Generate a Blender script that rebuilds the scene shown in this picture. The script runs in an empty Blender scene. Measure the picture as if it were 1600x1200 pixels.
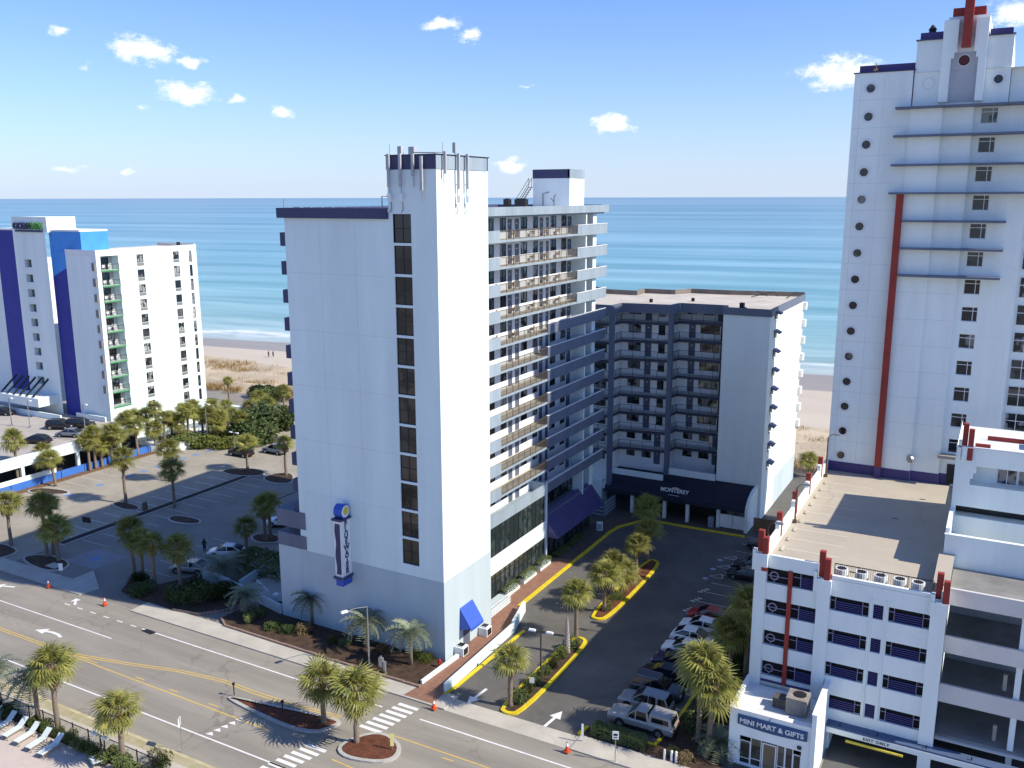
import bpy, bmesh, math, random
from mathutils import Vector, Matrix
R = math.radians
rnd = random.Random(7)
scene = bpy.context.scene
COL = scene.collection

# ------------------------------------------------------------------ camera
F, CX, CY, CAMZ = 1407.0, 800.0, 600.0, 44.0          # focal length in photo pixels, image centre, eye height (m)
PITCH, HEAD, ROLL = math.atan(292 / F), R(28.65), R(0.13)
FW = Vector((-math.sin(HEAD) * math.cos(PITCH), math.cos(HEAD) * math.cos(PITCH), -math.sin(PITCH)))
RT = Vector((math.cos(HEAD), math.sin(HEAD), 0)); UP = RT.cross(FW)
RT, UP = RT * math.cos(ROLL) - UP * math.sin(ROLL), RT * math.sin(ROLL) + UP * math.cos(ROLL)
cam = bpy.data.cameras.new('camera'); camo = bpy.data.objects.new('camera', cam); COL.objects.link(camo)
m3 = Matrix((RT, UP, -FW)).transposed()
camo.matrix_world = Matrix.Translation((0, 0, CAMZ)) @ m3.to_4x4()
cam.sensor_width = 36; cam.lens = 36 * F / 1600; cam.clip_end = 90000; cam.clip_start = 0.5
scene.camera = camo

# ------------------------------------------------------------------ light
SUN_EL, SUN_AZ = R(40.5), R(8.6)                       # azimuth from +x (along the street) towards +y (the sea)
sd = Vector((math.cos(SUN_AZ) * math.cos(SUN_EL), math.sin(SUN_AZ) * math.cos(SUN_EL), math.sin(SUN_EL)))
sl = bpy.data.lights.new('sun', 'SUN'); sl.energy = 4.8; sl.angle = R(0.53); sl.color = (1.0, 0.92, 0.77)
so = bpy.data.objects.new('sun', sl); COL.objects.link(so); so.rotation_euler = (-sd).to_track_quat('-Z', 'Y').to_euler()
so.location = (0, 0, 200)
scene.view_settings.view_transform = 'Standard'; scene.view_settings.look = 'None'
scene.view_settings.gamma = 1.0; scene.view_settings.exposure = 0.42
scene.render.engine = 'CYCLES'
scene.cycles.max_bounces = 6; scene.cycles.use_denoising = True

def pray(px, py): return FW * F + RT * (px - CX) - UP * (py - CY)
def at_z(px, py, z=0.0): d = pray(px, py); t = (z - CAMZ) / d.z; return Vector((d.x * t, d.y * t, z))
def at_y(px, py, y): d = pray(px, py); t = y / d.y; return Vector((d.x * t, y, CAMZ + d.z * t))
def at_x(px, py, x): d = pray(px, py); t = x / d.x; return Vector((x, d.y * t, CAMZ + d.z * t))
def hgt(base, py):                                     # height above a ground point that shows at photo row py
    lo, hi = 0.0, 60.0
    for _ in range(40):
        mid = (lo + hi) / 2; v = Vector((base.x, base.y, mid - CAMZ)); y = CY - F * v.dot(UP) / v.dot(FW)
        if y > py: lo = mid
        else: hi = mid
    return lo

# world: clear sky with a few small fair-weather clouds
world = bpy.data.worlds.new('World'); scene.world = world; world.use_nodes = True
wt = world.node_tree; wn = wt.nodes; wl = wt.links; wn.clear()
def N(t, **k):
    n = wn.new(t)
    for a, b in k.items(): setattr(n, a, b)
    return n
def wmath(op, a, b=None, clamp=False):
    n = N('ShaderNodeMath', operation=op); n.use_clamp = clamp
    for i, v in enumerate((a, b)):
        if v is None: continue
        if isinstance(v, (int, float)): n.inputs[i].default_value = v
        else: wl.new(v, n.inputs[i])
    return n.outputs[0]
sky = N('ShaderNodeTexSky', sky_type='NISHITA'); sky.sun_disc = False
sky.sun_elevation = SUN_EL; sky.sun_rotation = R(90) - SUN_AZ
sky.altitude = 20; sky.air_density = 1.0; sky.dust_density = 0.35; sky.ozone_density = 2.2
tc = N('ShaderNodeTexCoord'); sep = N('ShaderNodeSeparateXYZ'); wl.new(tc.outputs['Generated'], sep.inputs[0])
az = wmath('ARCTAN2', sep.outputs[1], sep.outputs[0]); el = wmath('ARCSINE', sep.outputs[2])
cmb = N('ShaderNodeCombineXYZ'); wl.new(az, cmb.inputs[0]); wl.new(el, cmb.inputs[1])
warp = N('ShaderNodeTexNoise'); warp.inputs['Scale'].default_value = 26; warp.inputs['Detail'].default_value = 3
wl.new(cmb.outputs[0], warp.inputs['Vector'])
wsub = N('ShaderNodeVectorMath', operation='SUBTRACT'); wl.new(warp.outputs['Color'], wsub.inputs[0]); wsub.inputs[1].default_value = (.5, .5, .5)
wsc = N('ShaderNodeVectorMath', operation='SCALE'); wl.new(wsub.outputs[0], wsc.inputs[0]); wsc.inputs['Scale'].default_value = 0.03
wad = N('ShaderNodeVectorMath', operation='ADD'); wl.new(cmb.outputs[0], wad.inputs[0]); wl.new(wsc.outputs[0], wad.inputs[1])
clouds = []
for px, py, w, h, s in [(228, 79, 62, 26, 1), (300, 95, 24, 12, 1), (292, 147, 54, 22, 1), (375, 155, 24, 8, .75), (440, 178, 20, 11, .8),
                        (95, 51, 18, 9, .7), (128, 100, 14, 7, .5), (690, 36, 34, 13, .95), (728, 54, 30, 16, .85), (958, 192, 42, 17, .95), (798, 258, 28, 14, .85),
                        (1320, 112, 78, 30, .9), (1590, 18, 44, 28, .85), (105, 262, 38, 6, .6), (203, 267, 14, 5, .5), (820, 135, 22, 5, .5), (225, 165, 22, 7, .4)]:
    d = pray(px, py).normalized(); clouds.append((math.atan2(d.y, d.x), math.asin(d.z), w / 1380, h / 1380, s))
for _ in range(34):                                    # the same scattered clouds all round the horizon, out of view too
    a = rnd.uniform(-math.pi, math.pi); e = rnd.uniform(.05, .6)
    if 1.45 < a < 2.75 : continue
    w = rnd.uniform(.012, .05); clouds.append((a, e, w, w * rnd.uniform(.25, .45), rnd.uniform(.4, 1)))
acc = None
for a, e, w, h, s in clouds:
    sb = N('ShaderNodeVectorMath', operation='SUBTRACT'); wl.new(wad.outputs[0], sb.inputs[0]); sb.inputs[1].default_value = (a, e, 0)
    mu = N('ShaderNodeVectorMath', operation='MULTIPLY'); wl.new(sb.outputs[0], mu.inputs[0]); mu.inputs[1].default_value = (1 / w, 1 / h, 0)
    ln = N('ShaderNodeVectorMath', operation='LENGTH'); wl.new(mu.outputs[0], ln.inputs[0])
    v = wmath('MULTIPLY', wmath('SUBTRACT', 1.0, ln.outputs['Value'], True), s)
    acc = v if acc is None else wmath('MAXIMUM', acc, v)
cn = N('ShaderNodeTexNoise'); cn.inputs['Scale'].default_value = 60; cn.inputs['Detail'].default_value = 6; cn.inputs['Roughness'].default_value = .7
cs = N('ShaderNodeVectorMath', operation='MULTIPLY'); wl.new(cmb.outputs[0], cs.inputs[0]); cs.inputs[1].default_value = (1, 1.7, 1)
wl.new(cs.outputs[0], cn.inputs['Vector'])
dens = wmath('ADD', wmath('MULTIPLY', acc, 1.35), wmath('MULTIPLY', wmath('SUBTRACT', cn.outputs[0], .5), 2.2))
mr = N('ShaderNodeMapRange', interpolation_type='SMOOTHSTEP'); wl.new(dens, mr.inputs[0]); mr.inputs[1].default_value = .16; mr.inputs[2].default_value = 1.0
gate = wmath('MULTIPLY', mr.outputs[0], wmath('MULTIPLY', acc, 6, True))
mx = N('ShaderNodeMix', data_type='RGBA'); tint = N('ShaderNodeMix', data_type='RGBA', blend_type='MULTIPLY'); tint.inputs[0].default_value = 1; wl.new(sky.outputs[0], tint.inputs[6]); tint.inputs[7].default_value = (.635, .81, 1.23, 1)   # the photo's cool white balance
hz_ = N('ShaderNodeMix', data_type='RGBA'); wl.new(wmath('MULTIPLY', wmath('EXPONENT', wmath('MULTIPLY', wmath('MAXIMUM', el, 0), -14)), .85), hz_.inputs[0]); wl.new(tint.outputs[2], hz_.inputs[6]); hz_.inputs[7].default_value = (4.3, 4.95, 6.1, 1)   # pale sea haze all round the horizon
wl.new(gate, mx.inputs[0]); wl.new(hz_.outputs[2], mx.inputs[6]); mx.inputs[7].default_value = (6.9, 7.2, 7.8, 1)
bg = N('ShaderNodeBackground'); bg.inputs[1].default_value = 0.122; wl.new(mx.outputs[2], bg.inputs[0])
wo = N('ShaderNodeOutputWorld'); wl.new(bg.outputs[0], wo.inputs[0])

# ------------------------------------------------------------------ materials
MATS = {}
def mat(name, rgb, rough=.8, var=.12, scale=.6, bump=0.0, bscale=40, metal=0, spec=.35, stretch=(1, 1, 1), trans=0, rgb2=None, rvar=0):
    if name in MATS: return MATS[name]
    m = bpy.data.materials.new(name); m.use_nodes = True; MATS[name] = m
    t = m.node_tree; n = t.nodes; l = t.links; p = n['Principled BSDF']
    p.inputs['Roughness'].default_value = rough; p.inputs['Metallic'].default_value = metal; p.inputs['Specular IOR Level'].default_value = spec
    g = n.new('ShaderNodeNewGeometry'); mp = n.new('ShaderNodeMapping'); l.new(g.outputs['Position'], mp.inputs[0]); mp.inputs['Scale'].default_value = stretch
    nz = n.new('ShaderNodeTexNoise'); nz.inputs['Scale'].default_value = scale; nz.inputs['Detail'].default_value = 6; nz.inputs['Roughness'].default_value = .65
    l.new(mp.outputs[0], nz.inputs['Vector'])
    mrn = n.new('ShaderNodeMapRange'); l.new(nz.outputs[0], mrn.inputs[0]); mrn.inputs[1].default_value = .3; mrn.inputs[2].default_value = .7
    mixn = n.new('ShaderNodeMix'); mixn.data_type = 'RGBA'; l.new(mrn.outputs[0], mixn.inputs[0])
    c2 = rgb2 or tuple(c * (1 + var) for c in rgb); c1 = rgb if rgb2 else tuple(c * (1 - var) for c in rgb)
    mixn.inputs[6].default_value = (*c1, 1); mixn.inputs[7].default_value = (*c2, 1)
    out = mixn.outputs[2]
    if rvar:
        oi = n.new('ShaderNodeObjectInfo'); hv = n.new('ShaderNodeHueSaturation'); l.new(out, hv.inputs['Color'])
        r = n.new('ShaderNodeMapRange'); l.new(oi.outputs['Random'], r.inputs[0]); r.inputs[3].default_value = 1 - rvar; r.inputs[4].default_value = 1 + rvar
        l.new(r.outputs[0], hv.inputs['Value']); out = hv.outputs[0]
    l.new(out, p.inputs['Base Color'])
    if bump:
        b = n.new('ShaderNodeBump'); b.inputs['Strength'].default_value = bump; b.inputs['Distance'].default_value = .05
        nb = n.new('ShaderNodeTexNoise'); nb.inputs['Scale'].default_value = bscale; nb.inputs['Detail'].default_value = 4
        l.new(g.outputs['Position'], nb.inputs['Vector']); l.new(nb.outputs[0], b.inputs['Height']); l.new(b.outputs[0], p.inputs['Normal'])
    if trans:
        tr = n.new('ShaderNodeBsdfTranslucent'); l.new(out, tr.inputs[0]); ms = n.new('ShaderNodeMixShader'); ms.inputs[0].default_value = trans
        l.new(p.outputs[0], ms.inputs[1]); l.new(tr.outputs[0], ms.inputs[2]); l.new(ms.outputs[0], n['Material Output'].inputs[0])
    return m
def glass(name, dark=(.012, .015, .02), curtain=(.22, .215, .2), lo=.55, rough=.06):
    if name in MATS: return MATS[name]
    m = bpy.data.materials.new(name); m.use_nodes = True; MATS[name] = m
    t = m.node_tree; n = t.nodes; l = t.links; p = n['Principled BSDF']
    p.inputs['Roughness'].default_value = rough; p.inputs['Specular IOR Level'].default_value = .6
    oi = n.new('ShaderNodeObjectInfo'); r = n.new('ShaderNodeMapRange'); l.new(oi.outputs['Random'], r.inputs[0]); r.inputs[1].default_value = lo; r.inputs[2].default_value = 1
    g = n.new('ShaderNodeNewGeometry'); nz = n.new('ShaderNodeTexNoise'); nz.inputs['Scale'].default_value = 1.1; nz.inputs['Detail'].default_value = 1
    l.new(g.outputs['Position'], nz.inputs['Vector']); st = n.new('ShaderNodeMapRange'); l.new(nz.outputs[0], st.inputs[0]); st.inputs[1].default_value = .45; st.inputs[2].default_value = .55
    mu = n.new('ShaderNodeMath'); mu.operation = 'MULTIPLY'; l.new(r.outputs[0], mu.inputs[0]); l.new(st.outputs[0], mu.inputs[1])
    mx = n.new('ShaderNodeMix'); mx.data_type = 'RGBA'; l.new(mu.outputs[0], mx.inputs[0]); mx.inputs[6].default_value = (*dark, 1); mx.inputs[7].default_value = (*curtain, 1)
    l.new(mx.outputs[2], p.inputs['Base Color'])
    return m
STR = (1, 1, .12)
stucco = mat('white_stucco', (.68, .78, .775), .85, .075, .35, .25, 14, stretch=STR)
stuccoR = mat('cool_white_stucco', (.76, .815, .79), .85, .085, .3, .25, 14, stretch=STR)
greywash = mat('grey_stucco', (.44, .515, .545), .85, .07, .35, .25, 14, stretch=STR)
slate = mat('slate_blue_paint', (.12, .142, .195), .6, .14, .5, .1, 20, stretch=STR, spec=.4)
slatelt = mat('pale_and_sunlit_slate', (.27, .33, .38), .6, .18, .5, .1, 20, stretch=STR, spec=.4)  # also the slate paint where sun strikes, light put into the colour
navy = mat('navy_and_shaded_slate', (.05, .055, .12), .6, .12, .6)  # also the bands' slate paint out of the sun, shade put into the colour
purple = mat('purple_paint', (.065, .05, .16), .6, .12, .5)
purplemetal = mat('purple_metal_roof', (.075, .065, .17), .4, .1, .6, spec=.5)
awncloth = mat('dark_purple_canvas', (.018, .018, .034), .85, .12, .8, .1, 60)
royal = mat('royal_blue_paint', (.04, .1, .45), .5, .08, .6)
azure = mat('azure_paint', (.06, .28, .72), .6, .12, .4)
deepblue = mat('deep_blue_paint', (.03, .035, .27), .6, .1, .4)
redp = mat('brick_red_paint', (.28, .035, .025), .55, .12, .8)
roofm = mat('pale_roof_membrane', (.62, .60, .56), .9, .14, .25, .2, 8)
roofw = mat('white_roof_membrane', (.66, .68, .70), .85, .14, .25, .15, 8)
roofbrown = mat('tan_roof_gravel', (.50, .46, .40), .95, .16, .3, .3, 20)
deckm = mat('tan_concrete_deck', (.42, .37, .30), .9, .1, .12, .15, 12)
frame = mat('dark_window_frame', (.02, .021, .024), .45, .1)
framew = mat('white_window_frame', (.7, .71, .72), .5, .05)
glz = glass('window_glass'); glzc = glass('window_glass_with_curtains', lo=.1, curtain=(.38, .38, .37)); glzs = glass('stair_window_glass', (.012, .014, .016), (.06, .055, .045), .2, .1)
glzshop = glass('shop_glass', (.02, .03, .03), (.07, .09, .09), .1, .04)
doorm = mat('slate_door', (.10, .115, .165), .5, .08)
railm = mat('bronze_rail', (.13, .10, .075), .45, .1, metal=.3)
darkmetal = mat('dark_metal', (.03, .03, .032), .45, .15, metal=.4)
greymetal = mat('galvanised_metal', (.35, .36, .37), .4, .15, 3, metal=.6)
whitep = mat('white_paint', (.78, .78, .77), .5, .05, 1.5)
plastic = mat('white_plastic', (.74, .76, .76), .45, .04, 2)
asphalt = mat('aged_road_asphalt', (.262, .24, .20), .9, .24, .3, .3, 30, stretch=(.12, 1.3, 1))
asphaltd = mat('dark_lot_asphalt', (.112, .106, .098), .88, .25, .2, .3, 30)
lotm = mat('pale_lot_pavement', (.315, .285, .23), .92, .18, .14, .3, 25)
concrete = mat('sidewalk_concrete', (.44, .41, .35), .9, .15, .35, .2, 25)
kerbm = mat('kerb_concrete', (.40, .385, .35), .9, .15, .9, .2, 25)
yellowk = mat('yellow_kerb_paint', (.62, .48, .02), .6, .16, 1.6, .15, 30)
yline = mat('yellow_line_paint', (.62, .42, .09), .7, .15, 2)
wline = mat('white_line_paint', (.70, .70, .68), .7, .13, 2)
wlineold = mat('worn_white_line_paint', (.50, .49, .46), .8, .2, 2)
blueline = mat('blue_marking_paint', (.16, .24, .42), .8, .2, 2)
brickp = mat('brick_paving', (.24, .125, .085), .85, .2, 2.2, .25, 20)
mulch = mat('pine_mulch', (.062, .038, .024), .95, .5, 1.4, .8, 14)
mulchr = mat('red_mulch', (.115, .04, .02), .95, .45, 2.5, .8, 14)
grassm = mat('lawn', (.10, .13, .035), .95, .35, 1.2, .6, 18)
sandm = mat('beach_sand', (.50, .44, .36), .95, .08, .05, .2, 3, stretch=(.3, 1, 1))
dunem = mat('dune_sand', (.46, .38, .27), .95, .2, .12, .4, 4)
blockm = mat('landscape_block', (.26, .18, .14), .9, .2, 3, .3, 20)
woodm = mat('tan_wood_fence', (.17, .115, .06), .85, .25, 1.5, .2, 15, stretch=(1, 1, .1))
tyrem = mat('tyre_rubber', (.015, .015, .016), .85, .1)
rimm = mat('alloy_rim', (.38, .39, .40), .3, .05, metal=.8)
headm = mat('headlight_lens', (.6, .62, .64), .12, .05, spec=.7); tailm = mat('taillight_lens', (.25, .01, .012), .2, .05, spec=.6)
carglass = mat('car_glass', (.01, .012, .014), .05, .1, spec=.7)
leafs = mat('sabal_frond', (.13, .16, .035), .5, .25, 1.2, rgb2=(.40, .37, .10), trans=.36, rvar=.3)
leafdead = mat('dry_frond', (.23, .15, .06), .8, .25, .8, trans=.15)
leafp = mat('pindo_frond', (.24, .28, .19), .5, .2, .8, trans=.25, rvar=.15)
trunkm = mat('palm_trunk', (.20, .155, .115), .95, .3, 5, .5, 18, stretch=(1, 1, 2.2))
bootm = mat('palm_boots', (.16, .105, .07), .95, .35, 4, .6, 14)
leafb = mat('shrub_leaf', (.06, .095, .022), .6, .3, 1, rgb2=(.15, .18, .05), trans=.15, rvar=.25)
leafy = mat('yellow_green_shrub_leaf', (.09, .115, .02), .6, .3, 1, rgb2=(.17, .18, .035), trans=.15, rvar=.2)
leafbr = mat('brown_shrub_leaf', (.12, .08, .035), .7, .3, 1, rgb2=(.19, .14, .07), trans=.1, rvar=.2)
oat = mat('dune_grass', (.25, .155, .05), .8, .3, .6, rgb2=(.36, .25, .10), trans=.2)
orange = mat('orange_cone_plastic', (.62, .075, .02), .5, .1)
redm = mat('hydrant_red', (.4, .025, .02), .4, .1)

def weather(m, amount=.35, scale=.22, dark=.55, speck=.22):          # fine cracks and sealed joints worn into a pavement
    t = m.node_tree; n = t.nodes; l = t.links; p = n['Principled BSDF']; src = p.inputs['Base Color'].links[0].from_socket
    g = n.new('ShaderNodeNewGeometry'); nz = n.new('ShaderNodeTexNoise'); nz.inputs['Scale'].default_value = .8; l.new(g.outputs['Position'], nz.inputs['Vector'])
    ad = n.new('ShaderNodeVectorMath'); ad.operation = 'MULTIPLY_ADD'; l.new(nz.outputs['Color'], ad.inputs[0]); ad.inputs[1].default_value = (2.5, 2.5, 0); l.new(g.outputs['Position'], ad.inputs[2])
    v = n.new('ShaderNodeTexVoronoi'); v.feature = 'DISTANCE_TO_EDGE'; v.inputs['Scale'].default_value = scale; l.new(ad.outputs[0], v.inputs['Vector'])
    r = n.new('ShaderNodeMapRange'); l.new(v.outputs['Distance'], r.inputs[0]); r.inputs[1].default_value = .004; r.inputs[2].default_value = .016; r.inputs[3].default_value = amount; r.inputs[4].default_value = 0
    gn = n.new('ShaderNodeTexNoise'); gn.inputs['Scale'].default_value = .07; gn.inputs['Detail'].default_value = 2; l.new(g.outputs['Position'], gn.inputs['Vector']); gr = n.new('ShaderNodeMapRange'); l.new(gn.outputs[0], gr.inputs[0]); gr.inputs[1].default_value = .42; gr.inputs[2].default_value = .62
    mu = n.new('ShaderNodeMath'); mu.operation = 'MULTIPLY'; l.new(r.outputs[0], mu.inputs[0]); l.new(gr.outputs[0], mu.inputs[1])
    mx_ = n.new('ShaderNodeMix'); mx_.data_type = 'RGBA'; mx_.blend_type = 'MULTIPLY'; l.new(mu.outputs[0], mx_.inputs[0]); l.new(src, mx_.inputs[6]); mx_.inputs[7].default_value = (dark, dark, dark, 1)
    sp = n.new('ShaderNodeTexNoise'); sp.inputs['Scale'].default_value = 9; sp.inputs['Detail'].default_value = 5; sp.inputs['Roughness'].default_value = .8; l.new(g.outputs['Position'], sp.inputs['Vector']); sr = n.new('ShaderNodeMapRange'); l.new(sp.outputs[0], sr.inputs[0]); sr.inputs[3].default_value = 1 - speck; sr.inputs[4].default_value = 1 + speck
    m2 = n.new('ShaderNodeVectorMath'); m2.operation = 'SCALE'; l.new(mx_.outputs[2], m2.inputs[0]); l.new(sr.outputs[0], m2.inputs['Scale']); l.new(m2.outputs[0], p.inputs['Base Color'])
weather(asphalt, .6, .12, .5); weather(asphaltd, .5, .1, .55); weather(lotm, .5, .13, .6); weather(concrete, .25, .2, .6); weather(deckm, .4, .09, .65); weather(mulch, 0); weather(mulchr, 0); weather(stucco, .18, .06, .8, .07); weather(stuccoR, .14, .07, .8, .07); weather(roofm, .3, .1); weather(roofw, .3, .1); weather(roofbrown, .3, .1); weather(wline, 0); weather(sandm, 0)
# ------------------------------------------------------------------ mesh helpers
ORD = ('first', 'second', 'third', 'fourth', 'fifth', 'sixth', 'seventh', 'eighth', 'ninth', 'tenth', 'eleventh')
class MB:
    def __init__(s): s.v = []; s.f = []; s.m = []
    def add(s, vs, fs, m=0):
        o = len(s.v); s.v += [tuple(v) for v in vs]; s.f += [tuple(i + o for i in f) for f in fs]; s.m += [m] * len(fs); return s
    def quad(s, a, b, c, d, m=0): return s.add([a, b, c, d], [(0, 1, 2, 3)], m)
    def box(s, x0, x1, y0, y1, z0, z1, m=0):
        return s.add([(x0, y0, z0), (x1, y0, z0), (x1, y1, z0), (x0, y1, z0), (x0, y0, z1), (x1, y0, z1), (x1, y1, z1), (x0, y1, z1)],
                     [(3, 2, 1, 0), (4, 5, 6, 7), (0, 1, 5, 4), (1, 2, 6, 5), (2, 3, 7, 6), (3, 0, 4, 7)], m)
    def obox(s, c, ux, hx, hy, z0, z1, m=0):           # box turned so that its long side follows ux
        ux = Vector((ux[0], ux[1], 0)).normalized(); uy = Vector((-ux.y, ux.x, 0)); c = Vector((c[0], c[1], 0)); vs = []
        for z in (z0, z1):
            for a, b in ((-1, -1), (1, -1), (1, 1), (-1, 1)): p = c + ux * hx * a + uy * hy * b; vs.append((p.x, p.y, z))
        return s.add(vs, [(3, 2, 1, 0), (4, 5, 6, 7), (0, 1, 5, 4), (1, 2, 6, 5), (2, 3, 7, 6), (3, 0, 4, 7)], m)
    def prism(s, pts, z0, z1, m=0, mtop=None):
        a = sum(pts[i][0] * pts[(i + 1) % len(pts)][1] - pts[(i + 1) % len(pts)][0] * pts[i][1] for i in range(len(pts)))
        pts = [(p[0], p[1]) for p in pts]
        if a < 0: pts = pts[::-1]
        n = len(pts); vs = [(x, y, z0) for x, y in pts] + [(x, y, z1) for x, y in pts]
        s.add(vs, [(i, (i + 1) % n, n + (i + 1) % n, n + i) for i in range(n)], m)
        return s.add([(x, y, z1) for x, y in pts], [tuple(range(n))], m if mtop is None else mtop)
    def sheet(s, pts, z, m=0):
        a = sum(pts[i][0] * pts[(i + 1) % len(pts)][1] - pts[(i + 1) % len(pts)][0] * pts[i][1] for i in range(len(pts)))
        pts = [(p[0], p[1], z) for p in pts]
        return s.add(pts if a > 0 else pts[::-1], [tuple(range(len(pts)))], m)
    def line(s, a, b, w, z, m=0):
        a = Vector((a[0], a[1])); b = Vector((b[0], b[1])); d = (b - a).normalized(); n = Vector((-d.y, d.x)) * w / 2
        return s.sheet([a - n, b - n, b + n, a + n], z, m)
    def tube(s, pts, r, n=6, m=0, cap=True):
        pts = [Vector(p) for p in pts]; rs = r if isinstance(r, (list, tuple)) else [r] * len(pts); vs = []
        for i, p in enumerate(pts):
            d = (pts[min(i + 1, len(pts) - 1)] - pts[max(i - 1, 0)]).normalized()
            a = d.orthogonal().normalized() if abs(d.z) < .9 else Vector((1, 0, 0)); a = (a - d * a.dot(d)).normalized(); b = d.cross(a)
            for k in range(n): t = 2 * math.pi * k / n; vs.append(p + (a * math.cos(t) + b * math.sin(t)) * rs[i])
        fs = [(i * n + k, i * n + (k + 1) % n, (i + 1) * n + (k + 1) % n, (i + 1) * n + k) for i in range(len(pts) - 1) for k in range(n)]
        if cap: fs += [tuple(range(n))[::-1], tuple(range((len(pts) - 1) * n, len(pts) * n))]
        return s.add(vs, fs, m)
    def mesh(s, name, mats, off=(0, 0, 0), smooth=False):
        me = bpy.data.meshes.new(name); o = Vector(off)
        me.from_pydata([(v[0] - o.x, v[1] - o.y, v[2] - o.z) for v in s.v], [], s.f); me.update()
        for mm in (mats if isinstance(mats, (list, tuple)) else [mats]): me.materials.append(mm)
        if any(s.m): me.polygons.foreach_set('material_index', s.m)
        if smooth: me.polygons.foreach_set('use_smooth', [True] * len(me.polygons))
        return me
def link(name, me, parent=None, loc=(0, 0, 0), rz=0, scale=None):
    o = bpy.data.objects.new(name, me); COL.objects.link(o); o.location = loc; o.rotation_euler = (0, 0, rz)
    if scale: o.scale = scale
    if parent: o.parent = parent
    return o
def origin(o):
    v = Vector((0, 0, 0))
    while o: v += o.location; o = o.parent
    return v
def part(mb, name, mats, parent, smooth=False):        # mb in world coordinates, parent unrotated
    return link(name, mb.mesh(name, mats, origin(parent), smooth), parent)
def tag(o, label, cat, group=None, kind=None):
    o['label'] = label; o['category'] = cat
    if group: o['group'] = group
    if kind: o['kind'] = kind
    return o
def root(name, label, cat, loc, rz=0, group=None, scale=None):
    return tag(link(name, None, None, loc, rz, scale), label, cat, group)
def struct(name, mb, mats, kind='structure'):
    o = link(name, mb.mesh(name, mats)); o['kind'] = kind; return o
def thing(mb, name, mats, label, cat, group=None, loc=None, smooth=False):
    loc = loc or (0, 0, 0); return tag(link(name, mb.mesh(name, mats, loc, smooth), None, loc), label, cat, group)
def facade(mb, axis, c, u0, u1, z0, z1, ops=(), depth=.2, m=0, mr=None):
    """wall sheet with rectangular openings and their reveals; axis 'y' faces -y, 'x' faces +x"""
    P = (lambda u, d, z: (u, c + d, z)) if axis == 'y' else (lambda u, d, z: (c - d, u, z))
    mr = m if mr is None else mr
    ops = [o for o in ops if o[1] > u0 and o[0] < u1 and o[3] > z0 and o[2] < z1]
    us = sorted({u0, u1, *[o[0] for o in ops], *[o[1] for o in ops]}); zs = sorted({z0, z1, *[o[2] for o in ops], *[o[3] for o in ops]})
    us = [u for u in us if u0 <= u <= u1]; zs = [z for z in zs if z0 <= z <= z1]
    for a, b in zip(zs, zs[1:]):
        st = None
        for i in range(len(us)):
            free = i < len(us) - 1 and not any(o[0] < (us[i] + us[i + 1]) / 2 < o[1] and o[2] < (a + b) / 2 < o[3] for o in ops)
            if free and st is None: st = us[i]
            if not free and st is not None: mb.quad(P(st, 0, a), P(us[i], 0, a), P(us[i], 0, b), P(st, 0, b), m); st = None
    for o in ops:
        a, b, e, f = o[:4]
        mb.quad(P(a, 0, e), P(a, depth, e), P(b, depth, e), P(b, 0, e), mr); mb.quad(P(a, 0, f), P(b, 0, f), P(b, depth, f), P(a, depth, f), mr)
        mb.quad(P(a, 0, e), P(a, 0, f), P(a, depth, f), P(a, depth, e), mr); mb.quad(P(b, 0, e), P(b, depth, e), P(b, depth, f), P(b, 0, f), mr)
    return mb
WC = {}
def put_window(parent, axis, c, u, z, w, h, cols=2, rows=1, fm=None, gm=None, fw=.07, name='window', hs=None):
    fm = fm or frame; gm = gm or glz; k = (round(w, 3), round(h, 3), cols, rows, fm.name, gm.name, fw, hs)
    if k not in WC:
        b = MB(); d0, d1 = -.03, .05
        for i in range(cols + 1): x = i * (w - fw) / cols; b.box(x, x + fw, d0, d1, 0, h)
        zs = [0, h - fw] + ([h * q - fw / 2 for q in hs] if hs else [j * (h - fw) / rows for j in range(1, rows)])
        for zz in zs:
            for i in range(cols): x = i * (w - fw) / cols; b.box(x + fw, x + (w - fw) / cols, d0 + .004, d1 - .004, zz, zz + fw)
        g = MB(); g.quad((0.01, .01, .01), (w - .01, .01, .01), (w - .01, .01, h - .01), (0.01, .01, h - .01))
        WC[k] = (b.mesh('window_frame', fm), g.mesh('window_pane', gm))
    po = origin(parent); p = Vector((u, c, z)) if axis == 'y' else Vector((c, u, z))
    o = link(name, WC[k][0], parent, p - po, 0 if axis == 'y' else R(90)); link('pane', WC[k][1], o); return o
TX = {}
def text_mesh(txt, size, mt, ext=.03, bold=.0, spacing=1.0):
    k = (txt, size, mt.name)
    if k in TX: return TX[k]
    cu = bpy.data.curves.new('txt', 'FONT'); cu.body = txt; cu.size = size; cu.extrude = ext; cu.offset = bold; cu.align_x = 'CENTER'; cu.space_character = spacing
    o = bpy.data.objects.new('txt', cu); COL.objects.link(o)
    me = bpy.data.meshes.new_from_object(o.evaluated_get(bpy.context.evaluated_depsgraph_get())); me.name = 'lettering'
    me.materials.clear(); me.materials.append(mt); COL.objects.unlink(o); bpy.data.objects.remove(o); TX[k] = me; return me
def put_text(txt, size, mt, parent, loc, rot, name='lettering', ext=.03, bold=0, spacing=1.0):
    o = link(name, text_mesh(txt, size, mt, ext, bold, spacing), parent, Vector(loc) - origin(parent)); o.rotation_euler = rot; return o
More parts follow.
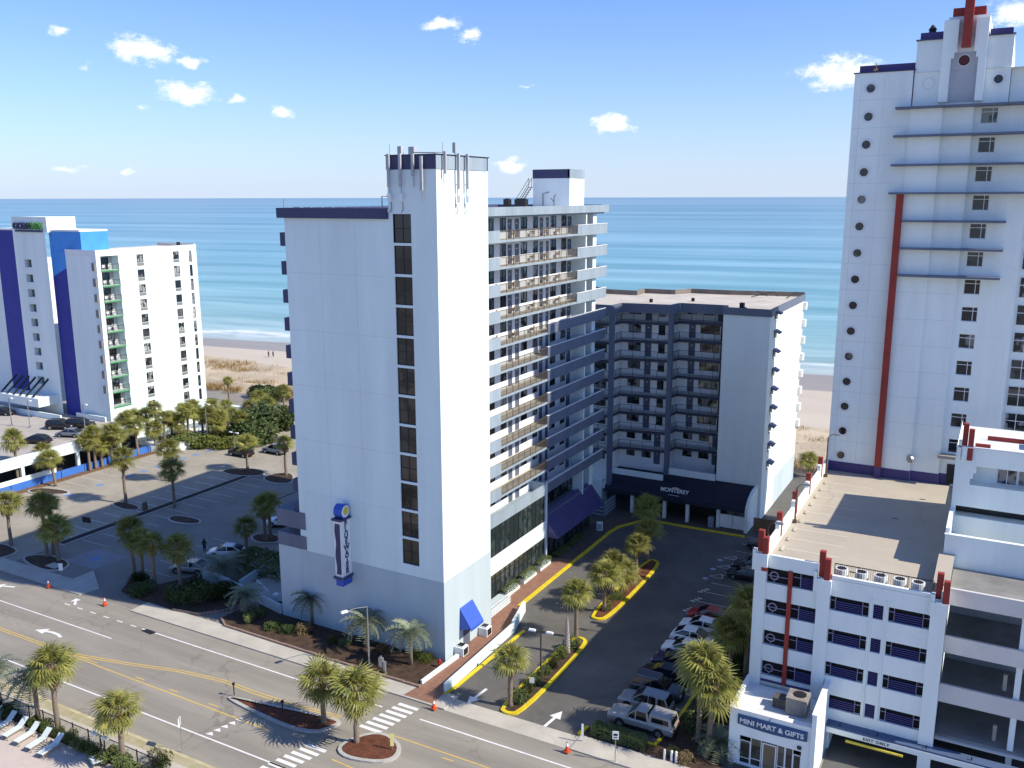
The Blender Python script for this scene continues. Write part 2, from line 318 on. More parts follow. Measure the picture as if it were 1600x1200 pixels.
def inset(pts, d):
    pts = [Vector((p[0], p[1])) for p in pts]; n = len(pts)
    a = sum(pts[i].x * pts[(i + 1) % n].y - pts[(i + 1) % n].x * pts[i].y for i in range(n))
    if a < 0: pts = pts[::-1]
    out = []
    for i in range(n):
        e0 = (pts[i] - pts[i - 1]).normalized(); e1 = (pts[(i + 1) % n] - pts[i]).normalized(); n0 = Vector((-e0.y, e0.x)); n1 = Vector((-e1.y, e1.x))
        b = (n0 + n1); b = b / max(b.length_squared / 2, .5) if b.length > 1e-4 else n0
        out.append(pts[i] + b * d)
    return out
def smoothpoly(pts, it=2):
    pts = [Vector((p[0], p[1])) for p in pts]
    for _ in range(it):
        q = []
        for i in range(len(pts)): a = pts[i]; b = pts[(i + 1) % len(pts)]; q += [a * .75 + b * .25, a * .25 + b * .75]
        pts = q
    return pts

# ================================================================== the setting
b = MB(); b.sheet([(-900, -500), (500, -500), (500, 150), (-900, 150)], -.03); struct('ground', b, mat('urban_ground', (.27, .25, .22), .95, .25, .05, .3, 10))
b = MB()                                               # beach: falls gently from the dunes into the sea
ys = [150, 160, 172, 180, 205, 225, 250, 290, 330]; zs = [-.02, .3, .1, -.4, -.9, -1.35, -1.9, -3, -4]
for (y0, z0), (y1, z1) in zip(zip(ys, zs), zip(ys[1:], zs[1:])):
    sh = lambda x, y: y + (0 if y < 176 else (x + 140) * .16 * min(1, (y - 176) / 40))
    xs = [-900 + 50 * i for i in range(29)]
    for x0, x1 in zip(xs, xs[1:]): b.quad((x0, sh(x0, y0), z0), (x1, sh(x1, y0), z0), (x1, sh(x1, y1), z1), (x0, sh(x0, y1), z1))
b.m = [1 if v >= 4 * 28 else 0 for v in range(len(b.f))]; struct('beach', b, [sandm, mat('wet_sand', (.32, .28, .23), .4, .12, .05, stretch=(.2, 1, 1))])
def sea_material():
    m = bpy.data.materials.new('sea_water'); m.use_nodes = True; t = m.node_tree; n = t.nodes; l = t.links; p = n['Principled BSDF']
    g = n.new('ShaderNodeNewGeometry'); s = n.new('ShaderNodeSeparateXYZ'); l.new(g.outputs['Position'], s.inputs[0])
    def ma(op, a, b=None, c=False):
        q = n.new('ShaderNodeMath'); q.operation = op; q.use_clamp = c
        for i, v in enumerate((a, b)):
            if v is None: continue
            if isinstance(v, (int, float)): q.inputs[i].default_value = v
            else: l.new(v, q.inputs[i])
        return q.outputs[0]
    def noise(sc, st, det=4, rough=.55):
        mp = n.new('ShaderNodeMapping'); mp.inputs['Scale'].default_value = st; l.new(g.outputs['Position'], mp.inputs[0])
        q = n.new('ShaderNodeTexNoise'); q.inputs['Scale'].default_value = sc; q.inputs['Detail'].default_value = det; q.inputs['Roughness'].default_value = rough
        l.new(mp.outputs[0], q.inputs['Vector']); return q.outputs[0]
    off = ma('SUBTRACT', s.outputs[1], ma('ADD', ma('MULTIPLY', s.outputs[0], .16), 242))      # metres seaward of the waterline
    off = ma('ADD', off, ma('MULTIPLY', ma('SUBTRACT', noise(.02, (1, .6, 1), 3), .5), 22))
    lg = ma('LOGARITHM', ma('MAXIMUM', ma('ADD', off, 12), 1), 10)
    cr = n.new('ShaderNodeValToRGB'); l.new(ma('DIVIDE', lg, 4.0), cr.inputs[0]); e = cr.color_ramp.elements
    e[0].position = .22; e[0].color = (.40, .36, .29, 1); e[1].position = 1; e[1].color = (.12, .23, .29, 1)
    for pos, c in ((.30, (.33, .37, .32)), (.42, (.20, .35, .33)), (.55, (.12, .30, .32)), (.68, (.10, .27, .33)), (.82, (.10, .24, .31))): x = e.new(pos); x.color = (*c, 1)
    dist = ma('MAXIMUM', ma('ADD', off, 60), 20)            # swell bands get wider farther out
    cv = n.new('ShaderNodeCombineXYZ'); l.new(ma('DIVIDE', s.outputs[0], dist), cv.inputs[0]); l.new(ma('MULTIPLY', ma('LOGARITHM', dist, 2.718), 9), cv.inputs[1])
    sn = n.new('ShaderNodeTexNoise'); sn.inputs['Scale'].default_value = .9; sn.inputs['Detail'].default_value = 6; sn.inputs['Roughness'].default_value = .62; l.new(cv.outputs[0], sn.inputs['Vector'])
    streak = sn.outputs[0]
    mx = n.new('ShaderNodeMix'); mx.data_type = 'RGBA'; l.new(ma('MULTIPLY', ma('SUBTRACT', streak, .38, ), 3.4, True), mx.inputs[0]); l.new(cr.outputs[0], mx.inputs[6])
    hs = n.new('ShaderNodeHueSaturation'); hs.inputs['Value'].default_value = 1.6; hs.inputs['Saturation'].default_value = .75; l.new(cr.outputs[0], hs.inputs['Color']); l.new(hs.outputs[0], mx.inputs[7])
    # breaking waves: thin white crests roughly parallel to the shore
    fz = noise(.035, (.35, 1, 1), 5, .7); ph = ma('ADD', ma('MULTIPLY', off, .115), ma('MULTIPLY', fz, 5.5))
    crest = ma('POWER', ma('ABSOLUTE', ma('SINE', ph)), 14)
    fade = ma('MULTIPLY', ma('SUBTRACT', 1, ma('DIVIDE', ma('ABSOLUTE', ma('SUBTRACT', off, 20)), 30), True), ma('MULTIPLY', ma('SUBTRACT', noise(.018, (.5, 1, 1), 3), .42), 5, True))
    foam = ma('MULTIPLY', ma('MULTIPLY', crest, fade), ma('MULTIPLY', noise(.4, (.4, 1, 1), 5, .75), 3.2), True)
    mf = n.new('ShaderNodeMix'); mf.data_type = 'RGBA'; l.new(foam, mf.inputs[0]); l.new(mx.outputs[2], mf.inputs[6]); mf.inputs[7].default_value = (.75, .77, .76, 1)
    l.new(mf.outputs[2], p.inputs['Base Color'])
    p.inputs['Roughness'].default_value = .32; p.inputs['Specular IOR Level'].default_value = .25
    bp = n.new('ShaderNodeBump'); bp.inputs['Strength'].default_value = .5; bp.inputs['Distance'].default_value = .6; l.new(noise(.16, (.35, 1, 1), 5, .6), bp.inputs['Height']); l.new(bp.outputs[0], p.inputs['Normal'])
    return m
b = MB(); b.quad((-70000, 195, -1.32), (70000, 195, -1.32), (70000, 75000, -1.32), (-70000, 75000, -1.32)); struct('sea', b, sea_material())

b = MB(); b.sheet([(-420, 44.3), (160, 44.3), (160, 59.8), (-420, 59.8)], 0); struct('road', b, asphalt)
# near side: kerb, grass verge strip, pavement, pool terrace
b = MB(); b.prism([(-420, 44.0), (160, 44.0), (160, 44.3), (-420, 44.3)], -.03, .12); struct('near_kerb', b, mat('yellowed_kerb', (.46, .40, .24), .9, .2, .8))
b = MB(); b.sheet([(-420, 43.2), (160, 43.2), (160, 44.0), (-420, 44.0)], .11); struct('verge', b, mat('dry_verge', (.30, .27, .13), .95, .4, 1.1, rgb2=(.42, .37, .26)))
b = MB(); b.sheet([(-420, 41.6), (160, 41.6), (160, 43.2), (-420, 43.2)], .12); struct('near_pavement', b, concrete)
b = MB(); b.sheet([(-140, 10), (-50, 10), (-50, 40.65), (-140, 40.65)], .10); struct('pool_terrace', b, mat('pink_terrace', (.50, .43, .38), .9, .1, .5))
b = MB(); b.sheet([(-140, 40.65), (-50, 40.65), (-50, 41.6), (-140, 41.6)], .10); struct('planting_bed', b, mulch)
b = MB(); b.sheet([(-50, 10), (60, 10), (60, 41.6), (-50, 41.6)], .10); struct('near_pavement_wide', b, concrete)
# far pavement in slabs
pv = MB(); pv.prism([(-300, 59.8), (-93, 59.8), (-93, 62.2), (-300, 62.2)], -.03, .12); pvo = struct('far_pavement', pv, concrete)
x = -75.5; sm = None
while x < -41:
    bb = MB(); bb.box(0, 1.98, 0, 2.38, -.03, .12)
    sm = sm or bb.mesh('slab', concrete); link('slab', sm, pvo, (x, 59.8, 0)); x += 2.0
bb = MB(); bb.box(-41.4, -27.4, 59.8, 61.8, -.02, .02); part(bb, 'drive_apron', concrete, pvo)
bb = MB(); bb.box(-27.4, 120, 59.8, 62.0, -.02, .12); part(bb, 'walk', concrete, pvo)
bb = MB(); bb.prism([(-93, 59.8), (-88.5, 59.8), (-88, 62), (-93, 65)], -.03, .10); bb.prism([(-80, 59.8), (-75.5, 59.8), (-75.5, 62.2), (-80, 64.5)], -.03, .12); part(bb, 'corner_walk', concrete, pvo)
# car parks and drives
b = MB(); b.sheet([(-130, 60), (-64.6, 60), (-64.6, 150), (-130, 150)], .004); struct('left_car_park', b, lotm)
b = MB(); b.sheet([(-104.2, 60.2), (-64.7, 60.2), (-64.7, 78), (-75, 96), (-90, 104), (-104.2, 104)], .010); struct('left_car_park_lower', b, mat('shaded_lot_pavement', (.235, .218, .185), .92, .18, .15, .3, 25))  # darker grey carries the tower's shade in its colour
b = MB(); b.sheet([(-43.3, 61.8), (-14, 61.8), (-14, 150), (-43.3, 150)], .004); struct('hotel_drive', b, asphaltd)
b = MB(); b.sheet([(-50, 81), (-43.4, 81), (-43.4, 101.5), (-43.2, 108.5), (-40.6, 113), (-26.9, 113.2), (-26.7, 121), (-52, 121)], .012); struct('hotel_pavement', b, mat('dark_pavers', (.10, .075, .065), .85, .2, 1.5))
b = MB(); b.sheet([(-44, 60.0), (-40.9, 60.0), (-40.9, 62), (-42.0, 77), (-43.4, 81), (-43.4, 95), (-46.2, 95), (-46.2, 81), (-44, 75), (-43.6, 62)], .126); struct('brick_walk', b, brickp)

# road paint: every stripe, arrow and symbol is a flat mark of its own
roadpaint = link('road_markings', None); roadpaint['kind'] = 'structure'; PZ = .006
def mark(name, mb, m, z=0): return part(mb, name, m, roadpaint)
def stripe(a, b_, w, m, z=PZ, name='stripe'): q = MB(); q.line(a, b_, w, z); return mark(name, q, m)
stripe((-300, 46.95), (120, 46.95), .15, wline)
stripe((-75.5, 57.65), (-44.6, 57.65), .15, wline); stripe((-40.6, 57.65), (120, 57.65), .15, wline)
for i in range(6): xx = -77.3 - 2.15 * i; stripe((xx, 57.65), (xx + .9, 57.65), .14, wline)
stripe((-96, 54.7), (-76.5, 54.7), .13, wline)
stripe((-300, 50.1), (-73.5, 50.45), .11, yline); stripe((-300, 50.4), (-73.5, 50.75), .11, yline)
cur = [at_z(*p) for p in ((115, 1024), (190, 1037), (280, 1050), (350, 1066), (400, 1085), (455, 1102), (530, 1122))]
for s_ in (0, .32):
    for p, q in zip(cur, cur[1:]): stripe((p.x, p.y + s_), (q.x, q.y + s_), .11, yline, .0065 + s_ * .001)
stripe((-73.5, 50.4), (-50.8, 50.2), .12, yline)
for xx in (-68, -63.5, -58.5): stripe((xx, 50.75), (xx + 1.1, 50.78), .11, yline)
stripe((-41.6, 54.6), (120, 54.9), .11, yline)
for xx in (-36, -29, -22): stripe((xx, 54.0), (xx + 1.1, 54.02), .11, yline)
stripe((-43.6, 49.6), (-38.6, 49.3), .11, yline); stripe((-38.6, 49.3), (60, 49.0), .11, yline)
for i in range(7): yy = 54.45 + .72 * i; stripe((-44.55 + .15 * i, yy), (-42.35 + .13 * i, yy), .38, wline, name='crossing_stripe')
for i in range(7): yy = 46.2 + .66 * i; stripe((-47.9 + .2 * i, yy), (-45.9 + .2 * i, yy), .36, wline, name='crossing_stripe')
for i in range(5): q = MB(); c = Vector((-55.2 + .16 * i, 47.3 + .68 * i)); q.sheet([c, c + Vector((.75, .1)), c + Vector((.3, .5))], PZ); mark('yield_triangle', q, wline)
def arrow(c, d, L=2.6, bend=0, m=wline, z=.0145):
    d = Vector(d).normalized(); n = Vector((-d.y, d.x)); c = Vector(c); q = MB()
    q.sheet([c + d * L * .1 + n * .55, c + d * L * .1 - n * .55, c + d * L * .5], z)
    if bend:
        pts = [c + d * L * .1, c - d * L * .15 + n * bend * .05, c - d * L * .4 + n * bend * .4, c - d * L * .6 + n * bend]
        for k, (p, r_) in enumerate(zip(pts, pts[1:])): q.line(p, r_ + (r_ - p) * .08, .3, z + .0004 * k)
    else: q.line(c + d * L * .1, c - d * L * .5, .28, z)
    mark('arrow', q, m)
arrow((-83.5, 52.6), (-1, -.25), 3.4, .7, z=PZ); p = at_z(8, 916); arrow((p.x, p.y), (-1, -.3), 2.6, 0, z=.0125)
p = at_z(118, 940); arrow((p.x, p.y), (-.6, .5), 1.8, z=PZ)
p = at_z(745, 1088); arrow((p.x, p.y), (-.1, -1), 3.0); p = at_z(864, 1124); arrow((p.x, p.y), (.12, 1), 3.0)
q = MB()
for k in range(14): t = 2 * math.pi * k / 14; q.line((-45.4 + .5 * math.cos(t), 54 + .5 * math.sin(t) - 2.4), (-45.4 + .5 * math.cos(t + .42), 54 + .5 * math.sin(t + .42) - 2.4), .09, PZ)
mark('manhole', q, darkmetal)
q = MB(); p = at_z(232, 987); q.sheet([(p.x - .9, p.y - .25), (p.x + .7, p.y - .35), (p.x + .9, p.y + .3), (p.x - .6, p.y + .35)], .0105); mark('drain_grate', q, darkmetal)
# stall lines
ST = 2.735
for i in range(18):
    yy = 66.9 + ST * i
    stripe((-26.6, yy), (-21.3, yy), .11, wlineold, .0095, 'stall_line')
for yy in (88.6, 91.3, 94.0):
    for k in range(3): stripe((-27.3 + .25 * k, yy + .5 * k), (-26.8 + .25 * k, yy + .5 * k), .3, wlineold, .0095, 'stall_text')
for i in range(3):                                     # accessible bays: hatched triangle and symbol
    yy = 98.5 + 3.1 * i; q = MB(); q.line((-27.4, yy + .3), (-26.2, yy + 1.5), .1, .0095); q.line((-26.2, yy + 1.5), (-25.8, yy + .2), .1, .0099); q.line((-25.8, yy + .2), (-27.4, yy + .3), .1, .0103); mark('hatch', q, wlineold)
    q = MB(); q.sheet([(-27.6 + .35 * math.cos(t * .7), yy - .6 + .35 * math.sin(t * .7)) for t in range(9)], .0095); mark('access_symbol', q, mat('pale_blue_marking', (.3, .36, .45), .8))
for i in range(14):                                    # left car park, two double rows
    yy = 71.0 + 2.75 * i
    if i < 12: stripe((-109.8, yy), (-105.2, yy), .11, wline, .0145, 'stall_line'); stripe((-103.2, yy), (-98.4, yy), .11, wlineold, .0145, 'stall_line')
    stripe((-127.5, yy + 4), (-122.6, yy + 4), .11, wlineold, .0085, 'stall_line')
    if i % 2 == 0 or i > 5:
        q = MB(); q.sheet([(-121.3 + .65 * math.cos(t * .7), yy + 5.4 + .65 * math.sin(t * .7)) for t in range(9)], .0085); mark('access_symbol', q, blueline)
for i in range(5): yy = 68.3 + 2.8 * i; stripe((-88.6, yy), (-83.4, yy), .11, wlineold, .0145, 'stall_line')
p = at_z(150, 873); q = MB(); q.sheet([(p.x - 3.1, p.y - 2.2), (p.x + 2.6, p.y - 2.2), (p.x + 2.9, p.y + 2.2), (p.x - 2.8, p.y + 2.2)], .0125); mark('access_bay', q, mat('access_bay_grey', (.27, .26, .27), .9))
q = MB(); q.sheet([(p.x + .7 * math.cos(t * .7), p.y + .7 * math.sin(t * .7)) for t in range(9)], .0145); mark('access_symbol', q, blueline)

# raised islands: kerb ring with bedding inside
def island(name, pts, label, kerb, bed, w=.28, h=.16, sm=2, group='kerbed islands'):
    pts = smoothpoly(pts, sm) if sm else [Vector((p[0], p[1])) for p in pts]
    c = sum(pts, Vector((0, 0))) / len(pts); r = root(name, label, 'island', (c.x, c.y, 0), 0, group)
    k = MB(); k.prism(pts, -.02, h); part(k, 'kerb', kerb, r); m_ = MB(); m_.prism(inset(pts, w), h - .05, h + .03); part(m_, 'bedding', bed, r); return r
island('kerbed_island', [(-35.6, 62.3), (-34.3, 61.6), (-33.1, 62.5), (-33.1, 76.4), (-34.0, 77.7), (-35.4, 77.2)], 'long yellow-kerbed island with round shrubs by the drive entrance', yellowk, mulch, .38, .17)
island('kerbed_island', [(-35.8, 82.5), (-34.6, 81.7), (-33.4, 82.8), (-33.4, 98.8), (-34.4, 100.2), (-35.7, 99.6)], 'long yellow-kerbed island of palms in the middle of the hotel drive', yellowk, mulchr, .38, .17)
island('road_median', [(-58.2, 52.4), (-56.6, 51.7), (-47.4, 50.9), (-45.9, 53.6), (-46.6, 54.3), (-52, 53.4)], 'pointed road median with red mulch left of the crossing', kerbm, mulchr, .34, sm=2)
island('road_median', [(-44.6, 51.2), (-42.8, 49.9), (-38.9, 51.2), (-39.4, 53.8), (-42.7, 54.7)], 'rounded road median with one tall palm right of the crossing', kerbm, mulchr, .34, sm=2)
def px_island(pts, label, bed=mulch, kerb=kerbm, **k): return island('kerbed_island', [at_z(*p) for p in pts], label, kerb, bed, **k)
px_island([(170, 788), (190, 784), (222, 793), (215, 799), (190, 798)], 'small oval island with one palm in the pale car park')
px_island([(258, 812), (275, 805), (318, 813), (310, 821), (275, 819)], 'small empty oval island near the mulch strip in the car park')
px_island([(340, 737), (375, 731), (417, 736), (412, 745), (365, 745)], 'oval island with a palm at the far end of the car park')
px_island([(405, 748), (440, 738), (462, 742), (458, 757), (425, 757)], 'oval island beside the tower balconies at the car park end')
px_island([(-30, 860), (0, 848), (32, 860), (22, 868), (-20, 880)], 'island with a palm at the left edge of the car park')
px_island([(30, 872), (70, 866), (112, 878), (105, 890), (75, 895), (45, 885)], 'island with palms and a utility cover at the car park entrance')
px_island([(388, 840), (410, 833), (440, 838), (437, 850), (400, 850)], 'small island with two palms beside the tower car park')
px_island([(36, 770), (60, 762), (112, 768), (105, 774), (70, 774)], 'island by the blue wall with two leaning palms')
island('mulch_strip', [(-105.1, 68.5), (-103.6, 68.5), (-103.6, 104), (-105.1, 104)], 'long dark mulch strip dividing the left car park', kerbm, mat('black_mulch', (.03, .024, .02), .95, .4, 2.5, .7), .22, .1, 0)
b = MB()
for x0, x1, y0, y1 in ((-129.6, -128.2, 76, 112),): b.box(x0, x1, y0, y1, 0, .12)
struct('wall_planting_strip', b, mat('brown_bark', (.16, .09, .05), .95, .35, 1.8, .6))
# yellow kerbs round the drive
def kerbline(pts, label, w=.42, m=yellowk, h=.17):
    o = MB(); pts = [Vector((p[0], p[1], 0)) for p in pts]
    L = []; Rr = []
    for i, p in enumerate(pts):
        d = (pts[min(i + 1, len(pts) - 1)] - pts[max(i - 1, 0)]).normalized(); n = Vector((-d.y, d.x, 0)) * w / 2; L.append(p + n); Rr.append(p - n)
    for i in range(len(pts) - 1): o.prism([L[i], L[i + 1], Rr[i + 1], Rr[i]][::-1], -.02, h + .0005 * (i % 2))
    return thing(o, 'painted_kerb', m, label, 'kerb', 'yellow kerbs', tuple(pts[0]))
kerbline([(-43.35, 80.8), (-43.2, 101.5), (-43.2, 106), (-42.9, 108.6), (-40.6, 113), (-26.9, 113.1)], 'yellow kerb running along the hotel walk and under the big awning')
kerbline([(-40.85, 61.9), (-40.6, 63.5), (-40.2, 76)], 'short yellow kerb beside the white ramp wall', .3)
kerbline([(-27.6, 62.0), (-27.4, 63.4)], 'short yellow kerb at the hedge corner of the drive entrance', .3)
kerbline([(-27.0, 63.55), (-21.5, 63.6), (-21.0, 69.5), (-20.9, 116)], 'yellow kerb behind the row of parked cars', .3)
b = MB(); b.prism([(-27.2, 62.05), (-16, 62.05), (-16, 68), (-20.8, 69.5), (-21.3, 63.4), (-27.2, 63.4)], -.02, .10); struct('entrance_bed', b, mulch)
b = MB(); b.box(-20.7, -15.7, 69.4, 118, -.02, .10); struct('garage_bed', b, mulch)
# street-side planting beds with a block edging
bed = [at_z(*p) for p in ((656, 1076), (520, 1034), (420, 1002), (352, 980), (346, 968), (372, 955), (405, 943), (440, 942))]
b = MB(); b.prism([(p.x, p.y) for p in bed] + [(-62, 66.7), (-44.1, 66.7), (-43.9, 62.2)], -.02, .22); struct('street_bed', b, mulch)
b2 = [at_z(*p) for p in ((190, 925), (230, 942), (270, 955), (310, 962), (345, 957), (375, 950), (380, 935), (330, 915), (312, 900), (250, 915), (205, 905))]
b = MB(); b.prism([(p.x, p.y) for p in b2], -.02, .2); struct('corner_bed', b, mulch)
edging = root('block_edging', 'low brick-red block edging along the street planting bed', 'edging', tuple(bed[2]))
bk = MB(); bk.box(-.17, .17, -.11, .11, 0, .30); bkm = bk.mesh('block', blockm); ng = 0
for path in (bed[:7], b2[2:7]):
    for p, q in zip(path, path[1:]):
        d = (q - p); n_ = int(d.length / .36)
        for i in range(n_):
            pp = p + d * ((i + .5) / n_); o = link('block', bkm, edging, (pp.x - edging.location.x, pp.y - edging.location.y, rnd.uniform(-.02, .02)), math.atan2(d.y, d.x) + rnd.uniform(-.05, .05)); ng += 1
# dunes with dry grass
def grassblades(mb, cx, cy, z, n, h, spread, m=0):
    for _ in range(n):
        a = rnd.uniform(0, 6.28); r_ = spread * math.sqrt(rnd.random()); x = cx + r_ * math.cos(a); y = cy + r_ * math.sin(a); w = .07; t = rnd.uniform(0, 6.28); hh = h * rnd.uniform(.6, 1.2); l_ = rnd.uniform(.1, .45) * hh
        mb.add([(x - w * math.cos(t), y - w * math.sin(t), z), (x + w * math.cos(t), y + w * math.sin(t), z), (x + l_ * math.sin(t), y - l_ * math.cos(t), z + hh)], [(0, 1, 2)], m)
b = MB(); xs = [-420 + 9 * i for i in range(56)]; yl = [148, 153, 158, 163, 168, 174, 181]
hz = {}
for i, xx in enumerate(xs):
    for j, yy in enumerate(yl): hz[i, j] = (0 if j in (0, 6) else rnd.uniform(.3, 1.7)) - (.35 if j == 6 else 0) - (.1 if j == 0 else 0)
for i in range(len(xs) - 1):
    for j in range(len(yl) - 1): b.quad(*[(xs[a], yl[c] + (2.5 * math.sin(xs[a] * .05) if c else 0), hz[a, c]) for a, c in ((i, j), (i + 1, j), (i + 1, j + 1), (i, j + 1))])
o = struct('dunes', b, dunem); o.data.polygons.foreach_set('use_smooth', [True] * len(o.data.polygons))
b = MB()
for _ in range(3600):
    xx = rnd.uniform(-330, 60); yy = 147 + 27 * rnd.random() ** 1.5
    if rnd.random() < .15 + .85 * (math.sin(xx * .09 + yy * .25) + .5 * math.sin(xx * .31) > -.15 + (yy - 160) * .05): grassblades(b, xx, yy, rnd.uniform(.0, .7), 22, 1.1, 1.7)
tag(struct('dune_grass', b, oat, 'stuff'), 'dry golden dune grass along the edge of the beach', 'grass')

# ================================================================== white hotel tower on the corner (street front y=66.8, drive front x=-44)
A = root('hotel_tower', 'tall white hotel tower with navy roof band, stair windows and railed walkways', 'building', (-53, 75, 0))
SF, XT, XB_, XW_ = 66.8, -43.9, -46.4, -48.4
stair = []
for i in range(12):
    zt_ = 42.55 - 2.79 * i; stair.append((-48.6, -46.65, zt_ - 2.55, zt_))
wl_ = MB()
facade(wl_, 'y', SF, -61.45, XT, 8.2, 42.1, stair, .25); facade(wl_, 'y', SF, -49.1, XT, 42.1, 46.4, stair, .25)
facade(wl_, 'x', XT, SF, 75.65, 8.2, 46.4)
wl_.quad((-49.1, 75.65, 42.1), (-49.1, SF, 42.1), (-49.1, SF, 46.4), (-49.1, 75.65, 46.4)); wl_.quad((XT, 75.65, 0), (-49.1, 75.65, 0), (-49.1, 75.65, 46.4), (XT, 75.65, 46.4))
wl_.quad((-61.45, 108.7, 0), (-61.45, SF, 0), (-61.45, SF, 42.1), (-61.45, 108.7, 42.1)); wl_.quad((XW_, 108.7, 0), (-61.45, 108.7, 0), (-61.45, 108.7, 42.1), (XW_, 108.7, 42.1))
part(wl_, 'wall', stucco, A)
lw = MB(); facade(lw, 'y', SF - .02, -61.45, XT + .02, 0, 8.2); facade(lw, 'x', XT + .02, SF - .02, 75.65, 0, 8.2); lw.box(-64.55, -61.46, SF - .02, 90, 0, 8.3); part(lw, 'lower_wall', greywash, A)
sc_ = MB()
for zz in (36.9, 31.3, 25.8, 20.2, 14.6): sc_.box(-61.2, -49.2, SF - .006, SF + .01, zz, zz + .025)
for xx in (-57.2, -53.0): sc_.box(xx, xx + .025, SF - .005, SF + .01, 8.4, 42)
for xx in (-57.8, -51.5, -47.4): sc_.box(xx, xx + .03, SF - .028, SF - .01, .3, 8.1)
part(sc_, 'score_line', mat('score_line', (.52, .54, .57), .9), A)
sh_ = MB(); sh_.quad((-48.7, SF + .24, 8), (-46.5, SF + .24, 8), (-46.5, SF + .24, 42.8), (-48.7, SF + .24, 42.8))
for i, o in enumerate(stair): put_window(A, 'y', SF + .14, o[0], o[2], 1.95, 2.55, 2, 2, frame, glzs, .08, 'stair_window')
# roof and bands
rf = MB(); rf.sheet([(-61.4, SF + .1), (-46.6, SF + .1), (-46.6, 108.6), (-61.4, 108.6)], 42.62); rfo = part(rf, 'roof', roofw, A)
bd = MB(); bd.box(-62.1, -49.12, SF - .35, SF - .02, 42.1, 43.05); bd.box(-62.1, -61.46, SF - .02, 108.9, 42.1, 43.05); bd.box(-61.46, -46.3, 108.72, 109, 42.1, 43.05); part(bd, 'roof_band', navy, A)  # slate paint darkened for the shaded street front
bd = MB(); bd.box(XB_ - .35, XB_ + .12, 75.67, 111.2, 42.1, 43.0); part(bd, 'roof_fascia', slatelt, A)  # same paint as the band, sunlight put into the paler colour
bd = MB(); bd.box(-61.45, XB_ - .36, 75.67, 110.8, 41.9, 42.08); part(bd, 'roof_slab', slatelt, A)
tb = MB(); tb.box(-49.16, XT - .0, SF - .06, SF + .25, 46.4, 47.6); tb.box(-49.16, -48.9, SF + .25, 75.7, 46.4, 47.6); tb.box(-48.9, XT - .0, 75.4, 75.7, 46.4, 47.6); part(tb, 'tower_band', navy, A)  # street side of one slate band, its shade painted in
tb = MB(); tb.box(XT - .25, XT + .06, SF + .26, 75.39, 46.4, 47.6); tb.box(XT + .001, XT + .06, SF - .06, SF + .25, 46.4, 47.6); part(tb, 'tower_side_band', slatelt, A)  # sunlit side of that band, light painted in by a paler copy
tb = MB(); tb.sheet([(-48.9, SF + .2), (XT - .2, SF + .2), (XT - .2, 75.4), (-48.9, 75.4)], 47.3); part(tb, 'tower_roof', roofw, A)
tb = MB(); tb.box(-49.25, XT + .12, SF - .13, SF + .3, 47.6, 47.68); tb.box(XT - .3, XT + .12, SF + .3, 75.8, 47.6, 47.68); part(tb, 'coping', darkmetal, A)
# roof clutter
rc = MB()
for i in range(9): xx = -60.5 + 1.3 * i; rc.box(xx, xx + .9, SF + .3, SF + .42, 43.05, 43.12)
rc.tube([(-61.8, 67.2, 43), (-61.7, 67.2, 43.9)], .04); rc.tube([(-61.2, 67.2, 43), (-61.3, 67.2, 43.7)], .03); rc.box(-50.4, -49.9, 69, 69.5, 42.6, 43.9); rc.tube([(-50.2, 67.4, 42.7), (-50.2, 67.4, 44.1), (-49.4, 67.4, 44.1)], .06); part(rc, 'roof_pipe', greymetal, A)
PH = MB(); facade(PH, 'y', 104, -53.7, -48.6, 42.6, 46.3); facade(PH, 'x', -48.6, 104, 108.4, 42.6, 46.3); PH.quad((-53.7, 108.4, 42.6), (-53.7, 104, 42.6), (-53.7, 104, 46.3), (-53.7, 108.4, 46.3))
ph = part(PH, 'penthouse', stuccoR, A)
q = MB(); q.box(-53.75, -48.62, 103.95, 104.2, 46.3, 47.4); q.box(-53.75, -53.5, 104.2, 108.4, 46.3, 47.4); part(q, 'penthouse_band', navy, ph); q = MB(); q.box(-48.85, -48.55, 103.95, 108.45, 46.3, 47.4); part(q, 'penthouse_side_band', slatelt, ph)  # one paint on both bands, front coloured as shaded, side as sunlit
q = MB(); q.box(-53.5, -48.8, 104.1, 108.4, 47.1, 47.2); part(q, 'penthouse_roof', roofw, ph)
q = MB()                                               # roof stair and condensers
for k in range(9): q.box(-55.6 + .2 * k, -55.35 + .2 * k, 103.2, 104.0, 42.9 + .28 * k, 42.95 + .28 * k)
for yy in (103.2, 104.0): q.tube([(-55.7, yy, 43.8), (-53.9, yy, 46.3)], .035); q.tube([(-55.7, yy, 42.8), (-53.9, yy, 45.3)], .05); q.tube([(-53.9, yy, 45.2), (-53.9, yy, 46.4)], .035)
part(q, 'roof_stair', darkmetal, A)
for xx in (-56.6, -55.0, -54.2): q = MB(); q.box(xx, xx + .75, 101.4, 102.2, 42.62, 43.75); q.tube([(xx + .37, 101.8, 43.75), (xx + .37, 101.8, 43.84)], .3, 10); part(q, 'condenser', darkmetal, A)
q = MB(); q.tube([(-52.2, 103.8, 42.7), (-52.2, 103.8, 44.4), (-51.4, 103.8, 44.6)], .05); q.tube([(-50.5, 103.5, 42.7), (-50.5, 103.5, 44), (-50.2, 103.3, 44.3)], .05); q.tube([(-50.5, 103.5, 43.4), (-50.9, 103.4, 43.9)], .04); part(q, 'conduit', darkmetal, A)
